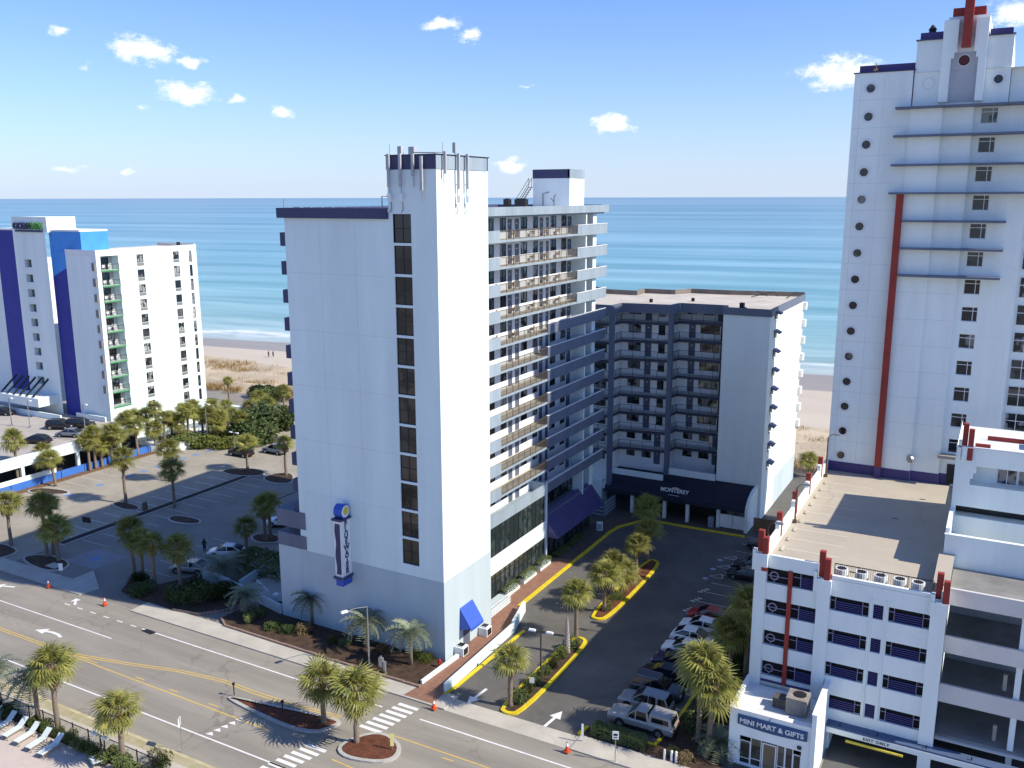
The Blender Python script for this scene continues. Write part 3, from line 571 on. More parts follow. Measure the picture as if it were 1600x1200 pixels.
# antennas on the stair tower
def antenna(x, y, z0, z1, ax, rru=True):
    q = MB(); dx, dy = (0, -.28) if ax == 'y' else (.28, 0)
    q.box(x + dx - .12, x + dx + .12, y + dy - .09, y + dy + .09, z0, z1); o = part(q, 'antenna', mat('grey_plastic', (.40, .41, .42), .5), A)
    q = MB(); q.tube([(x + dx * .5, y + dy * .5, z0 - .9), (x + dx * .5, y + dy * .5, z1 - .2)], .05); q.tube([(x, y, z0 + .4), (x + dx, y + dy, z0 + .4)], .04); part(q, 'antenna_mount', greymetal, o)
    if rru: q = MB(); q.box(x + dx - .16, x + dx + .16, y + dy - .08, y + dy + .1, z0 - 1.2, z0 - .55); part(q, 'radio_unit', plastic, o); q = MB(); q.tube([(x, y, z0 - 1.3), (x + .12, y + dy * .4, z0 - 2.0), (x - .1, y + dy * .3, z0 - 2.2)], .03); part(q, 'antenna_cable', darkmetal, o)
for x in (-48.7, -47.45): antenna(x, SF - .07, 44.9, 47.75, 'y')
antenna(-46.1, SF - .07, 45.8, 47.7, 'y', False); antenna(-45.2, SF - .07, 44.6, 47.5, 'y', False)
for y in (69.9, 71.4): antenna(XT + .07, y, 44.7, 47.8, 'x')
antenna(XT + .07, 67.7, 46.0, 47.9, 'x', False)
for x0, x1, y0, y1, z0, z1 in ((-48.5, -48.1, 67.6, 68, 47.7, 48.45), (-47.6, -47.0, 68, 68.5, 47.7, 48.4), (-44.55, -44.25, 70.5, 70.8, 47.9, 48.8)): q = MB(); q.box(x0, x1, y0, y1, z0, z1); part(q, 'rooftop_radio', mat('grey_plastic', (.40, .41, .42), .5), A)
q = MB(); q.tube([(-48.9, 67, 47.6), (-48.9, 67, 48.6)], .03); q.tube([(-44.3, 68.5, 47.6), (-44.3, 68.5, 48.7)], .03); q.tube([(-46.8, 67.3, 47.85), (-44.5, 67.6, 47.8), (-44.3, 69, 47.9)], .05); q.tube([(-44.4, 70.7, 47.2), (-44.4, 70.7, 48)], .06); part(q, 'mast', greymetal, A)
# left balconies (north side) seen edge-on
for i in range(11):
    zz = 40.7 - 2.77 * i
    if zz < 13: break
    q = MB(); q.box(-62.2, -61.47, SF + .1, 72, zz - 1.3, zz); part(q, 'side_balcony', navy, A)
for z0, z1 in ((10.5, 12.3), (8.32, 9.75)): q = MB(); q.box(-64.5, -60.7, SF - .1, 72, z0, z1); part(q, 'lower_balcony', slate, A)
q = MB(); q.tube([(-64.4, 67, 12.3), (-64.4, 67, 13.2), (-64.4, 72, 13.2)], .04); q.tube([(-64.4, 70, 12.3), (-64.4, 70, 13.2)], .03); part(q, 'balcony_rail', darkmetal, A)
# walkway floors on the drive side
cw = MB(); wops = []; dops = []
WY = [(82.9, 84.6), (85.9, 87.3), (90.7, 92.3), (93.7, 95.0), (98.3, 99.9), (101.3, 102.8)]; DY = [(87.65, 88.65), (89.3, 90.35), (95.4, 96.35), (97.1, 97.9), (103.1, 104.3)]
ZT = [40.61 - 2.78 * k for k in range(12)]
for zt in ZT:
    for a, c in WY: wops.append((a, c, zt - .2, zt + 1.2))
    for a, c in DY: dops.append((a, c, zt - 1.04, zt + 1.05))
facade(cw, 'x', XW_, 75.7, 104.6, 9.0, 42.1, wops + dops, .12); facade(cw, 'x', XW_, 104.6, 108.7, 5, 42.1); part(cw, 'walkway_wall', mat('pale_walkway_wall', (.66, .69, .72), .85, .05, .4, stretch=STR), A)
for (a, c, z0, z1) in wops: put_window(A, 'x', XW_ - .05, a, z0, c - a, z1 - z0, 2, 1, frame, glzc, .09)
drm = MB(); drm.box(0, 1, 0, .05, 0, 1); drmesh = drm.mesh('door', doorm); kn = MB(); kn.box(.84, .9, -.06, 0, .45, .5); knm = kn.mesh('handle', greymetal)
pl = MB(); pl.box(.4, .6, -.012, 0, .72, .78); plm = pl.mesh('number_plate', whitep)
for (a, c, z0, z1) in dops:
    o = link('door', drmesh, A, Vector((XW_ - .05, a, z0)) - A.location, R(90), (c - a, 1, z1 - z0)); link('handle', knm, o); link('number_plate', plm, o)
def railing(p0, p1, z0, z1, m, parent, post=1.5, bal=.14, name='railing', w=.05, solid=None):
    p0 = Vector(p0); p1 = Vector(p1); d = p1 - p0; L = d.length; u = d.normalized(); q = MB()
    q.obox((p0 + p1) / 2, u, L / 2, .035, z1 - .06, z1); q.obox((p0 + p1) / 2, u, L / 2, .025, z0 + .08, z0 + .12)
    n = max(1, round(L / post))
    for i in range(n + 1): q.obox(p0 + d * i / n, u, w / 2, w / 2, z0, z1 - .06)
    if bal:
        n = int(L / bal)
        for i in range(n): q.obox(p0 + d * ((i + .5) / n), u, .011, .011, z0 + .12, z1 - .06)
    return part(q, name, m, parent)
fl = MB(); fl_edges = []
for k, zt in enumerate(ZT):
    zb = zt - 1.25; last = k == 11
    s1 = 93.7 if k >= 4 else 101.75
    q = MB(); q.box(XW_ + .002, XB_ - .13, 75.7, 110.7, zb, zb + .2); part(q, 'walkway_floor', concrete if k < 11 else slatelt, A)
    q = MB(); q.box(XB_ - .12, XB_, 75.7, s1 - .004, zb, zb + .24); part(q, 'floor_edge', slatelt, A)
    if last:
        q = MB(); q.box(XB_ - .12, XB_ + .02, 75.7, 93.6, zb - .1, zt); part(q, 'balcony_panel', slatelt, A)
    else:
        q = MB(); q.box(XB_ - .12, XB_ + .02, 75.7, 82.4, zb - .01, zt); part(q, 'balcony_panel', slatelt, A)
        railing((XB_ - .06, 82.42, 0), (XB_ - .06, s1 - .05, 0), zb + .24, zt, railm, A, 1.45, .13)
    q = MB(); q.box(XB_ - .12, XB_ + .03, s1, 111.0, zb - .02, zt); q.box(XB_ - 2.5, XB_ - .12, 110.86, 111.0, zb - .02, zt); part(q, 'balcony_panel', slate if k >= 4 else slatelt, A)  # one paint on all floors, cast shade put into the darker lower panels
    q = MB(); q.box(XB_ - .17, XB_ + .08, s1, 111.04, zt, zt + .06); part(q, 'panel_cap', whitep, A)
WALKCHAIRS = [(XW_ + .45, y, ZT[k] - 1.05, k, j) for k in range(5) for j, y in enumerate((83.9, 88.0, 92.7, 96.0, 99.4)) if not (k >= 4 and y > 93)]
q = MB(); q.box(XW_ + .003, XB_ - .2, 104.7, 105.0, 4, 42.0); q.box(XW_ + .003, -46.9, 107.6, 108.7, 4, 42.0); part(q, 'end_wall', stucco, A)
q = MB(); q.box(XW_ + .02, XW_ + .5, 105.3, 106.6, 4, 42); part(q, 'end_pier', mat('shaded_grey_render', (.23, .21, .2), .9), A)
# glazed lower storeys
q = MB(); q.box(XW_, XB_ - .05, 75.7, 93.7, 3.2, 5.25); q.box(XW_, XB_ + .06, 93.4, 93.75, 0, 10.05); q.box(XW_, XB_ - .05, 75.7, 93.4, 0, .25); part(q, 'storefront_wall', stucco, A)
for z0, z1 in ((5.25, 8.68), (.25, 3.2)):
    y = 75.8
    while y + 1.08 < 93.45: put_window(A, 'x', XB_ - .12, y, z0, 1.09, z1 - z0, 1, 1, frame, glzshop, .08, 'storefront_window', (.8,)); y += 1.09
q = MB(); q.box(XW_, XB_ - .06, 93.76, 107.6, 9.0, 8.72); q.box(XW_, XW_ + .05, 93.76, 107.6, 5.6, 5.9); part(q, 'sill_band', stucco, A)
for z0, z1 in ((5.9, 8.74), (0, 3.0)):
    y = 93.8
    while y + 1.35 < 108: put_window(A, 'x', (XW_ + .3) if z0 > 1 else XB_ - .3, y, z0, 1.37, z1 - z0, 1, 1, frame, glz if z0 > 1 else glzshop, .08, 'storefront_window'); y += 1.37
q = MB(); q.box(XW_ + .1, XB_ - .35, 93.8, 108, 2.95, 5.7); part(q, 'awning_backing', slate, A)
# standing-seam awning over the lobby windows
aw = MB(); yA, yB = 93.8, 108.2; xa, za, xc, zc = -47.2, 6.0, -44.9, 3.1
aw.quad((xc, yA, zc), (xc, yB, zc), (xa, yB, za), (xa, yA, za)); aw.quad((xc, yA, zc), (xa, yA, za), (xa, yA, zc), (xc, yA, zc - .01)); aw.quad((xc, yB, zc), (xa, yB, zc), (xa, yB, za), (xc, yB, zc + .01)); aw.quad((xa, yA, zc), (xa, yB, zc), (xc, yB, zc), (xc, yA, zc))
awo = part(aw, 'metal_awning', purplemetal, A)
n = 34; sx = Vector((xc - xa, 0, zc - za)).normalized()
rm = MB(); L = Vector((xc - xa, 0, zc - za)).length; a_ = math.atan2(za - zc, xc - xa)
rb = MB(); rb.add([(0, -.03, 0), (0, .03, 0), (xc - xa, .03, zc - za), (xc - xa, -.03, zc - za), (.03, -.03, .07), (.03, .03, .07), (xc - xa + .03, .03, zc - za + .07), (xc - xa + .03, -.03, zc - za + .07)],
              [(4, 7, 6, 5), (0, 3, 7, 4), (1, 5, 6, 2), (3, 2, 6, 7)]); rbm = rb.mesh('seam', purplemetal)
for i in range(n + 1): link('seam', rbm, awo, Vector((xa, yA + (yB - yA) * i / n, za)) - origin(awo))
# blue fabric awning over the side door, unit heaters, ramp
q = MB(); x0, x1, y0, y1 = XT + .03, XT + 1.3, 69.5, 71.9
q.quad((x1, y0, 2.6), (x1, y1, 2.6), (x0, y1, 4.5), (x0, y0, 4.5)); q.add([(x1, y0, 2.6), (x0, y0, 4.5), (x0, y0, 2.2)], [(0, 1, 2)]); q.add([(x1, y1, 2.6), (x0, y1, 2.2), (x0, y1, 4.5)], [(0, 1, 2)]); q.quad((x1, y0, 2.3), (x1, y1, 2.3), (x1, y1, 2.6), (x1, y0, 2.6))
part(q, 'door_awning', royal, A); q = MB(); q.box(XT + .021, XT + .06, 70.1, 71.3, .1, 2.2); part(q, 'side_door', doorm, A)
for y in (68.3, 72.9):
    q = MB(); q.box(XT + .1, XT + 1.1, y, y + 1.0, .1, 1.0); q.box(XT + .25, XT + .95, y + .15, y + .85, 1.0, 1.12); o = thing(q, 'condenser_unit', plastic, 'pale condenser unit against the sunlit tower foot %s' % ('left of the blue awning' if y < 70 else 'right of the blue awning'), 'air conditioner', 'condensers at the tower foot', (XT + .6, y + .5, .1)); q = MB(); q.box(XT + 1.1, XT + 1.115, y + .1, y + .9, .2, .9); q.box(XT + .3, XT + .9, y + .2, y + .8, 1.12, 1.16); part(q, 'grille', darkmetal, o)
rw = root('ramp_wall', 'white low wall and rail beside the brick entrance ramp', 'wall', (-42, 70, 0))
q = MB(); q.prism([(-41.1, 62.2), (-40.85, 62.2), (-41.0, 75.5), (-41.3, 75.5)], 0, .95); q.prism([(-41.35, 75.5), (-41.0, 75.5), (-42.2, 80.2), (-42.5, 80.2)], 0, 1.15); part(q, 'wall', stucco, rw)
q = MB(); q.prism([(-43.7, 62.3), (-43.5, 62.3), (-43.1, 68), (-43.4, 68)], 0, .5); part(q, 'low_wall', stucco, rw)
q = MB()
for i in range(16): q.box(-44.55 + .0 * i, -44.5, 76 + .32 * i, 76.05 + .32 * i, .1, 1.35)
for zz in (.3, .6, .9, 1.35): q.box(-44.56, -44.49, 75.8, 81.1, zz, zz + .05)
part(q, 'ramp_rail', whitep, rw)
q = MB(); q.box(-46, -44.6, 76, 81, .1, .9); part(q, 'ramp_landing', greywash, rw)
for (xx, y0, y1) in ((-46.2, 81.6, 85), (-46.2, 86, 89.2), (-46.2, 90.2, 93)):
    pb = MB(); pb.box(xx, xx + .75, y0, y1, 0, .7); thing(pb, 'planter_box', stucco, 'white planter box below the lobby windows, %s' % {81.6: 'nearest the ramp', 86: 'middle of three', 90.2: 'nearest the metal awning'}[y0], 'planter', 'planters along the lobby', (xx, y0, 0))

# blade sign on the street wall
S = root('blade_sign', 'tall white V-shaped blade sign reading BLUEWATER with blue drum top', 'sign', (-55.3, SF - .02, 6))
bx0, bx1, by0 = -55.75, -54.85, SF - 1.5             # box standing out from the wall: narrow wave front, lettered side
def sbox(g, z0, z1, nm, m): q = MB(); q.box(bx0 - g, bx1 + g, by0 - g, SF - .03, z0, z1); return part(q, nm, m, S)
sbox(0, 7.05, 12.9, 'panel', whitep); sbox(.16, 6.8, 7.05, 'base_rim', navy); sbox(.16, 12.9, 13.1, 'top_rim', navy); sbox(-.02, 6.05, 6.8, 'base_cap', royal)
dr = Vector((0, 1)); nr = Vector((1, 0)); cc = Vector(((bx0 + bx1) / 2, by0 + .75)); q = MB()
for i in range(24):
    t0, t1 = 2 * math.pi * i / 24, 2 * math.pi * (i + 1) / 24; f = lambda t, d_: (cc.x + d_, cc.y + .66 * math.cos(t), 13.72 + .7 * math.sin(t))
    q.quad(f(t0, -.5), f(t1, -.5), f(t1, .5), f(t0, .5)); q.add([f(t0, .5), f(t1, .5), (cc.x + .5, cc.y, 13.72)], [(0, 1, 2)]); q.add([f(t1, -.5), f(t0, -.5), (cc.x - .5, cc.y, 13.72)], [(0, 1, 2)])
part(q, 'drum', royal, S)
def disc(rad, d_, m, nm, oz=0, ou=0, n=20):
    q = MB(); q.add([(cc.x + dr.x * (ou + rad * math.cos(2 * math.pi * i / n)) + nr.x * d_, cc.y + dr.y * (ou + rad * math.cos(2 * math.pi * i / n)) + nr.y * d_, 13.75 + oz + rad * math.sin(2 * math.pi * i / n)) for i in range(n)], [tuple(range(n))]); part(q, nm, m, S)
disc(.6, .51, whitep, 'logo_disc'); disc(.4, .52, mat('logo_yellow', (.65, .5, .05), .6), 'logo_sun', .06, .06)
q = MB(); n = 16                                       # wavy navy band on the narrow front
for i in range(n):
    z0, z1 = 7.3 + 5.3 * i / n, 7.3 + 5.3 * (i + 1) / n; w0, w1 = .07 * math.sin(i * .8), .07 * math.sin((i + 1) * .8)
    q.quad((bx0 + .16 + w0, by0 - .02, z0), (bx0 + .78, by0 - .02, z0), (bx0 + .78, by0 - .02, z1), (bx0 + .16 + w1, by0 - .02, z1))
part(q, 'wave_band', navy, S)
for i, ch in enumerate('BLUEWATER'): put_text(ch, .8, navy, S, (bx1 + .02, by0 + .75, 12.26 - .625 * i), (R(90), 0, R(90)), 'letter', .02, .028)

# slatted plant enclosure and small things by the lobby
E_ = root('slatted_enclosure', 'grey slatted enclosure beside the lobby with white ring sign', 'fence', (-47.6, 112.5, 0))
for i in range(9):
    q = MB(); zz = .15 + .26 * i; q.box(-47.9, -46.0, 110.9, 110.96, zz, zz + .19); q.box(-46.06, -46.0, 110.96, 115.2, zz, zz + .19); part(q, 'slat', slatelt if i % 2 else slate, E_)
q = MB()
for x, y in ((-47.9, 110.97), (-46.1, 110.97), (-46.1, 115.1), (-46.1, 113)): q.box(x, x + .1, y, y + .1, 0, 2.5)
part(q, 'post', slate, E_)
q = MB()
for i in range(16): t, u = 2 * math.pi * i / 16, 2 * math.pi * (i + 1) / 16; f = lambda r_, a: (-46.9 + r_ * math.cos(a), 110.86, 1.9 + r_ * math.sin(a)); q.quad(f(.2, t), f(.36, t), f(.36, u), f(.2, u))
part(q, 'ring_sign', whitep, E_)
p = at_z(937, 828); q = MB(); q.add([(-.4, -.3, 0), (.4, -.3, 0), (.4, 0, 1.2), (-.4, 0, 1.2), (-.4, .3, 0), (.4, .3, 0)], [(0, 1, 2, 3), (5, 4, 3, 2)]); o = tag(link('sandwich_board', q.mesh('board', whitep), None, p, R(20)), 'white sandwich board on the pavement beside the lobby', 'sign')
q = MB(); q.quad((-.3, -.31, .15), (.3, -.31, .15), (.3, -.13, .9), (-.3, -.13, .9)); q.v = [(v[0], v[1] - .012, v[2]) for v in q.v]; link('notice', q.mesh('notice', mat('notice_print', (.3, .35, .4), .8, .6, 9)), o)

# ================================================================== second hotel behind with the sawtooth walkways
D = root('hotel_block', 'mid-rise hotel block with dark open walkways, blank white end and purple awning', 'building', (-38, 125, 0))
DX = -26.65; BAYS = [(-52.5, -47.1, 115.1, 117.0), (-47.1, -40.0, 118.6, 120.4), (-40.0, -32.95, 122.1, 123.9)]
ZF = [26.9 - 2.62 * k for k in range(9)]
dw = MB(); hops = [(122.4, 124.3, z + .75, z + 1.95) for z in ZF]
facade(dw, 'y', 120.0, -32.95, DX, 0, 28.4); facade(dw, 'x', DX, 120.0, 142, 0, 28.4, hops, .35); dw.quad((DX, 142, 0), (-52, 142, 0), (-52, 142, 28.4), (DX, 142, 28.4)); dw.quad((-32.95, 124, 0), (-32.95, 120, 0), (-32.95, 120, 28.4), (-32.95, 124, 28.4))
part(dw, 'end_wall', stuccoR, D)
q = MB(); facade(q, 'x', DX + .015, 128, 142.0, 0, 4.2); part(q, 'grey_dado', greywash, D)
for (a, c, z0, z1) in hops:
    put_window(D, 'x', DX - .3, a, z0, c - a, z1 - z0, 1, 1, frame, glz, .06)
    q = MB(); q.add([(DX, a - .1, z1 + .12), (DX, c + .1, z1 + .12), (DX + .75, c + .1, z1 - .28), (DX + .75, a - .1, z1 - .28), (DX, a - .1, z1 + .04), (DX, c + .1, z1 + .04), (DX + .75, c + .1, z1 - .36), (DX + .75, a - .1, z1 - .36)], [(0, 3, 2, 1), (4, 5, 6, 7), (0, 4, 7, 3), (1, 2, 6, 5), (2, 3, 7, 6)]); part(q, 'window_hood', navy, D)
for z in ZF[:8]: q = MB(); q.box(DX, DX + .5, 141.2, 142.2, z + .2, z + 1.3); part(q, 'sea_balcony', whitep, D)
# walls of the three bays, with windows and doors
for bi, (x0, x1, ye, yw) in enumerate(BAYS):
    ops = []; wn_ = []; dn_ = []
    for k, z in enumerate(ZF):
        if bi == 0: w_ = [(-50.5, -48.6, z + .75, z + 2.05)]; d_ = []
        elif bi == 1:
            w_ = [(-46.7, -44.8, z + .75, z + 2.05), (-42.2, -41.2, z + .6, z + 2.05)] if k < 7 else [(-46.6, -45.3, z + .8, z + 2), (-44.2, -42.8, z + .8, z + 2)]; d_ = [(-44.2, -43.2)] if k < 7 else [(-42.4, -41.4)]
        else:
            w_ = ([(-37.2, -34.4, z + .7, z + 2.1)] if 0 < k < 7 else [(-39.2, -37.8, z + .75, z + 2.1), (-36.8, -35.3, z + .75, z + 2.1)]); d_ = [(-38.9, -37.9)] if 0 < k < 7 else [(-34.8, -33.8)]
        wn_ += w_; dn_ += [(a, c, z + .02, z + 2.08) for a, c in d_]
    q = MB(); facade(q, 'y', yw, x0 - 1.4, x1 - .5, 3, 28.6, wn_ + dn_, .12)
    if bi < 2: q.quad((x1 - .5, yw, 3), (x1 - .5, BAYS[bi + 1][3], 3), (x1 - .5, BAYS[bi + 1][3], 28.6), (x1 - .5, yw, 28.6))
    part(q, 'walkway_wall', mat('bright_walkway_wall', (.82, .83, .82), .8, .05), D)
    for (a, c, z0, z1) in wn_: put_window(D, 'y', yw + .05, a, z0, c - a, z1 - z0, 3 if c - a > 1.6 else 2, 1, frame, glzc, .07)
    for (a, c, z0, z1) in dn_: o = link('door', drmesh, D, Vector((a, yw + .05, z0)) - D.location, 0, (c - a, 1, z1 - z0)); link('handle', knm, o); link('number_plate', plm, o)
slabpts = lambda o_=0: [(-52.5, 115.1 + o_), (-47.2, 115.1 + o_), (-47.0, 118.2 + o_), (-40.1, 119.3 + o_), (-39.7, 122.0 + o_), (-33.0, 122.1 + o_), (-33.0, 124.5), (-52.5, 124.5)]
slabm = mat('dark_slab_edge', (.05, .052, .075), .7, .15)
for k, z in enumerate(ZF[:8]):
    q = MB(); q.prism(slabpts(), z - .42, z, 0, 1); o_ = len(q.f); q.add([(x, y, z - .42) for x, y in slabpts()[::-1]], [tuple(range(8))], 1); o = part(q, 'walkway_floor', [slabm, mat('pale_soffit', (.6, .6, .58), .9)], D)
    sp = slabpts()[:6]; q = MB()
    for (a, c) in zip(sp, sp[1:]):
        a = Vector((*a, 0)); c = Vector((*c, 0)); off = Vector((0, .12, 0)); d = c - a; u = d.normalized(); mid_ = (a + c) / 2 + off
        q.obox(mid_, u, d.length / 2, .025, z + 1.0, z + 1.05); q.obox(mid_, u, d.length / 2, .02, z + .1, z + .13)
        n = max(1, round(d.length / 1.6)); nb = max(1, int(d.length / .16))
        for i in range(n + 1): q.obox(a + off + d * i / n, u, .025, .025, z, z + 1.0)
        for i in range(nb): q.obox(a + off + d * ((i + .5) / nb), u, .008, .008, z + .13, z + 1.0)
    part(q, 'railing', darkmetal, D)
for x, y in ((-47.15, 115.3), (-40.05, 119.5)): q = MB(); q.box(x - .35, x + .3, y - .25, y + .35, 3, 29.3); part(q, 'column', slate, D)
q = MB(); q.box(-33.9, -33.0, 122.6, 124, 3, 28.6); part(q, 'shaft', darkmetal, D)
rp = slabpts(); q = MB(); q.prism([*rp[:6], (-33, 120.1), (DX, 120.1), (DX, 142), (-37.5, 139.6), (-43.6, 139.3), (-45.2, 136.1), (-50.2, 135.9), (-50.1, 132.3), (-56, 132.3), (-56, 115)], 28.6, 29.0, 0); part(q, 'roof', roofbrown, D)
q = MB(); ed = rp[:6] + [(-33.0, 119.95), (DX + .03, 119.95), (DX + .03, 142.05)]
for i, (a, c) in enumerate(zip(ed, ed[1:])): a = Vector((*a, 0)); c = Vector((*c, 0)); d = c - a; q.obox((a + c) / 2, d, d.length / 2 + .05, .1 + .003 * i, 28.1 if i < 5 else 28.42, 29.4 + .004 * i)
part(q, 'roof_band', slate, D)
q = MB(); ed = [(DX, 142), (-37.5, 139.6), (-43.6, 139.3), (-45.2, 136.1), (-50.2, 135.9), (-50.1, 132.3), (-56, 132.3)]
for i, (a, c) in enumerate(zip(ed, ed[1:])): a = Vector((*a, 0)); c = Vector((*c, 0)); d = c - a; q.obox((a + c) / 2, d, d.length / 2 + .05, .1 + .003 * i, 28.6, 29.7 + .004 * i)
part(q, 'rear_parapet', mat('brown_parapet', (.20, .17, .15), .9, .2), D)
q = MB(); q.box(-31.5, -30.9, 122.5, 123.1, 29, 29.8); q.box(-30.5, -30.2, 121, 121.3, 29, 29.4); q.tube([(-33.5, 137, 29.1), (-30.5, 138.5, 29.9), (-29.8, 138, 29.3)], .06); q.tube([(-33, 138.5, 29.9), (-31, 136.5, 29.4)], .06); q.tube([(-28.5, 138, 29.1), (-27.3, 140, 29.9)], .06); q.box(-40, -39.6, 128, 128.4, 29, 29.5); q.box(-45, -44.6, 124, 124.4, 29, 29.5); part(q, 'roof_vent', darkmetal, D)
# porte-cochere: curved canvas awning, white ends, columns and gates
q = MB(); prof = [(114.6, 2.7), (114.75, 3.3), (115.5, 4.0), (117.3, 4.7), (119.9, 5.0)]
for (y0, z0), (y1, z1) in zip(prof, prof[1:]): q.quad((-47.6, y0, z0), (-27.4, y0, z0), (-27.4, y1, z1), (-47.6, y1, z1))
q.quad((-27.4, 114.6, 2.7), (-47.6, 114.6, 2.7), (-47.6, 115.0, 2.75), (-27.4, 115.0, 2.75))
awd = part(q, 'canvas_awning', awncloth, D)
for xx, nm in ((-27.39, 'r'), (-48.0, 'l')):
    q = MB(); pr = [(114.5, 0), (114.5, 2.9), (114.8, 3.6), (115.6, 4.3), (117.3, 4.95), (120, 5.2), (120, 0)]
    if nm == 'l': pr = [(114.9, 3.0), (115.6, 4.3), (117.3, 5.0), (120, 5.3), (120, 3)]
    n = len(pr); q.add([(xx, y, z) for y, z in pr] + [(xx + .39, y, z) for y, z in pr], [tuple(range(n)), tuple(range(2 * n - 1, n - 1, -1))] + [((i + 1) % n, i, n + i, n + (i + 1) % n) for i in range(n)]); part(q, 'awning_end', stuccoR, D)
q = MB(); q.box(-39.8, -33, 119.6, 119.85, 4.6, 5.9); q.box(-48.0, -39.8, 117.2, 117.4, 4.2, 5.5); part(q, 'parapet', stuccoR, D)
for xx in (-43.5, -38.7, -35.4, -31.1): q = MB(); q.box(xx - .22, xx + .22, 115.0, 115.44, 0, 2.75); part(q, 'awning_column', stuccoR, D)
q = MB(); q.box(-52, -31.2, 119.4, 119.6, 0, 4.5); part(q, 'lobby_front', mat('dark_lobby', (.03, .03, .035), .5), D)
for i, xx in enumerate((-30.85, -29.1)): q = MB(); q.box(xx, xx + 1.68, 115.1, 115.2, .15, 2.0); part(q, 'gate', whitep, D)
a_ = Matrix.Rotation(R(62), 4, 'X').to_euler()
put_text('MONTEREY', .78, whitep, D, (-37.4, 115.25, 3.87), a_, 'logo_lettering', .015, .012)
q = MB(); f = lambda a, r_: (-37.4 + r_ * math.cos(a), 115.62 + r_ * math.sin(a) * .62, 4.2 + r_ * math.sin(a) * .62 * .42 + .03)
for i in range(8): t, u = math.pi * i / 8, math.pi * (i + 1) / 8; q.quad(f(t, .3), f(t, .62), f(u, .62), f(u, .3))
part(q, 'logo_arch', mat('logo_peach', (.7, .45, .35), .7), D)
q = MB(); q.box(-38.2, -36.6, 114.98, 115.0, 3.5, 3.56); part(q, 'logo_rule', whitep, D)
q = MB(); q.box(-50.4, -48.1, 114.8, 117, 0, 4.2); part(q, 'side_lodge', stuccoR, D); q = MB(); q.box(-50, -48.4, 114.75, 114.79, .2, 1.6); part(q, 'lodge_window', frame, D)
q = MB(); q.box(-32.3, -31.6, 114.6, 115.2, 0, 1.4); thing(q, 'litter_bin', slatelt, 'grey litter bin beside the white gates under the awning', 'bin', None, (-32, 115, 0))
wf = root('wood_fence', 'tan board fence between the awning end and the garage wall', 'fence', (-24, 116, 0))
for i in range(26): q = MB(); x = -26.4 + .2 * i; q.box(x, x + .185, 115.5 + .02 * (i % 2), 115.54 + .02 * (i % 2), 0, 2.1 + rnd.uniform(-.03, .03)); part(q, 'board', woodm, wf)

# ================================================================== very tall tower on the right
T = root('resort_tower', 'very tall pale tower with porthole windows, red stripe and stepped crown', 'building', (-6, 105, 14))
K_ = 1.054; RY = 101.4
X = lambda x: x * K_
Z = lambda z: CAMZ - (CAMZ - z) * K_
def port(x, z, r=.42, rim=.62, y=RY, gm=None, n=20):
    q = MB(); ring = lambda rr, d: [(x + rr * math.cos(2 * math.pi * i / n), y + d, z + rr * math.sin(2 * math.pi * i / n)) for i in range(n)]
    q.add(ring(rim, -.06) + ring(r, -.06), [(i, (i + 1) % n, n + (i + 1) % n, n + i) for i in range(n)]); q.add(ring(rim, 0) + ring(rim, -.06), [(i, (i + 1) % n, n + (i + 1) % n, n + i) for i in range(n)]); q.add(ring(r, -.06) + ring(r, -.005), [(i, (i + 1) % n, n + (i + 1) % n, n + i) for i in range(n)])
    o = part(q, 'porthole', framew if rim - r < .4 else stuccoR, T); q = MB(); q.add(ring(r, -.004), [tuple(range(n))]); part(q, 'pane', gm or glz, o)
segs = [(-14.64, -9.4, 0, 55.6), (-9.4, -6.6, -.25, 52.2), (-6.6, -4.0, .1, 52.2), (-4.0, 1.0, .55, 52.2)]
wins = []
for k in range(13): zt = 52.0 - 2.633 * k; wins.append((X(-3.4), X(-2.0), Z(zt) - 1.5, Z(zt)))
q = MB()
for i, (a, c, dy, tp) in enumerate(segs):
    facade(q, 'y', RY + dy, X(a), X(c), 13.5, Z(tp), wins if i == 3 else (), .25)
    if i < 3: y0, y1 = RY + dy, RY + segs[i + 1][2]; q.quad((X(c), min(y0, y1), 13.5), (X(c), max(y0, y1), 13.5), (X(c), max(y0, y1), Z(min(tp, segs[i + 1][3]))), (X(c), min(y0, y1), Z(min(tp, segs[i + 1][3]))))
q.quad((X(-14.64), RY + 24, 13.5), (X(-14.64), RY, 13.5), (X(-14.64), RY, Z(55.6)), (X(-14.64), RY + 24, Z(55.6)))
facade(q, 'y', RY, X(-14.64), X(-9.3), Z(55.6) - .001, Z(55.6)); q.quad((X(-9.3), RY, Z(52)), (X(-9.3), RY + 20, Z(52)), (X(-9.3), RY + 20, Z(55.6)), (X(-9.3), RY, Z(55.6)))
# crown
facade(q, 'y', RY + .15, X(-9.3), X(-1.3), Z(52.2), Z(58.2)); q.quad((X(-9.3), RY + 20, Z(52.2)), (X(-9.3), RY + .15, Z(52.2)), (X(-9.3), RY + .15, Z(58.2)), (X(-9.3), RY + 20, Z(58.2)))
q.quad((X(-1.3), RY + .15, Z(52)), (X(-1.3), RY + 20, Z(52)), (X(-1.3), RY + 20, Z(58.2)), (X(-1.3), RY + .15, Z(58.2)))
q.box(X(-6.8), X(-3.4), RY + .3, RY + 14, Z(58.2), Z(60.1))
facade(q, 'y', RY + .9, X(-1.25), X(6), Z(52.2), Z(55.4)); facade(q, 'y', RY + 1.9, X(1.0), X(9), 13.5, Z(52.2))
q.quad((X(1.0), RY + .55, 13.5), (X(1.0), RY + 1.9, 13.5), (X(1.0), RY + 1.9, Z(52.2)), (X(1.0), RY + .55, Z(52.2)))
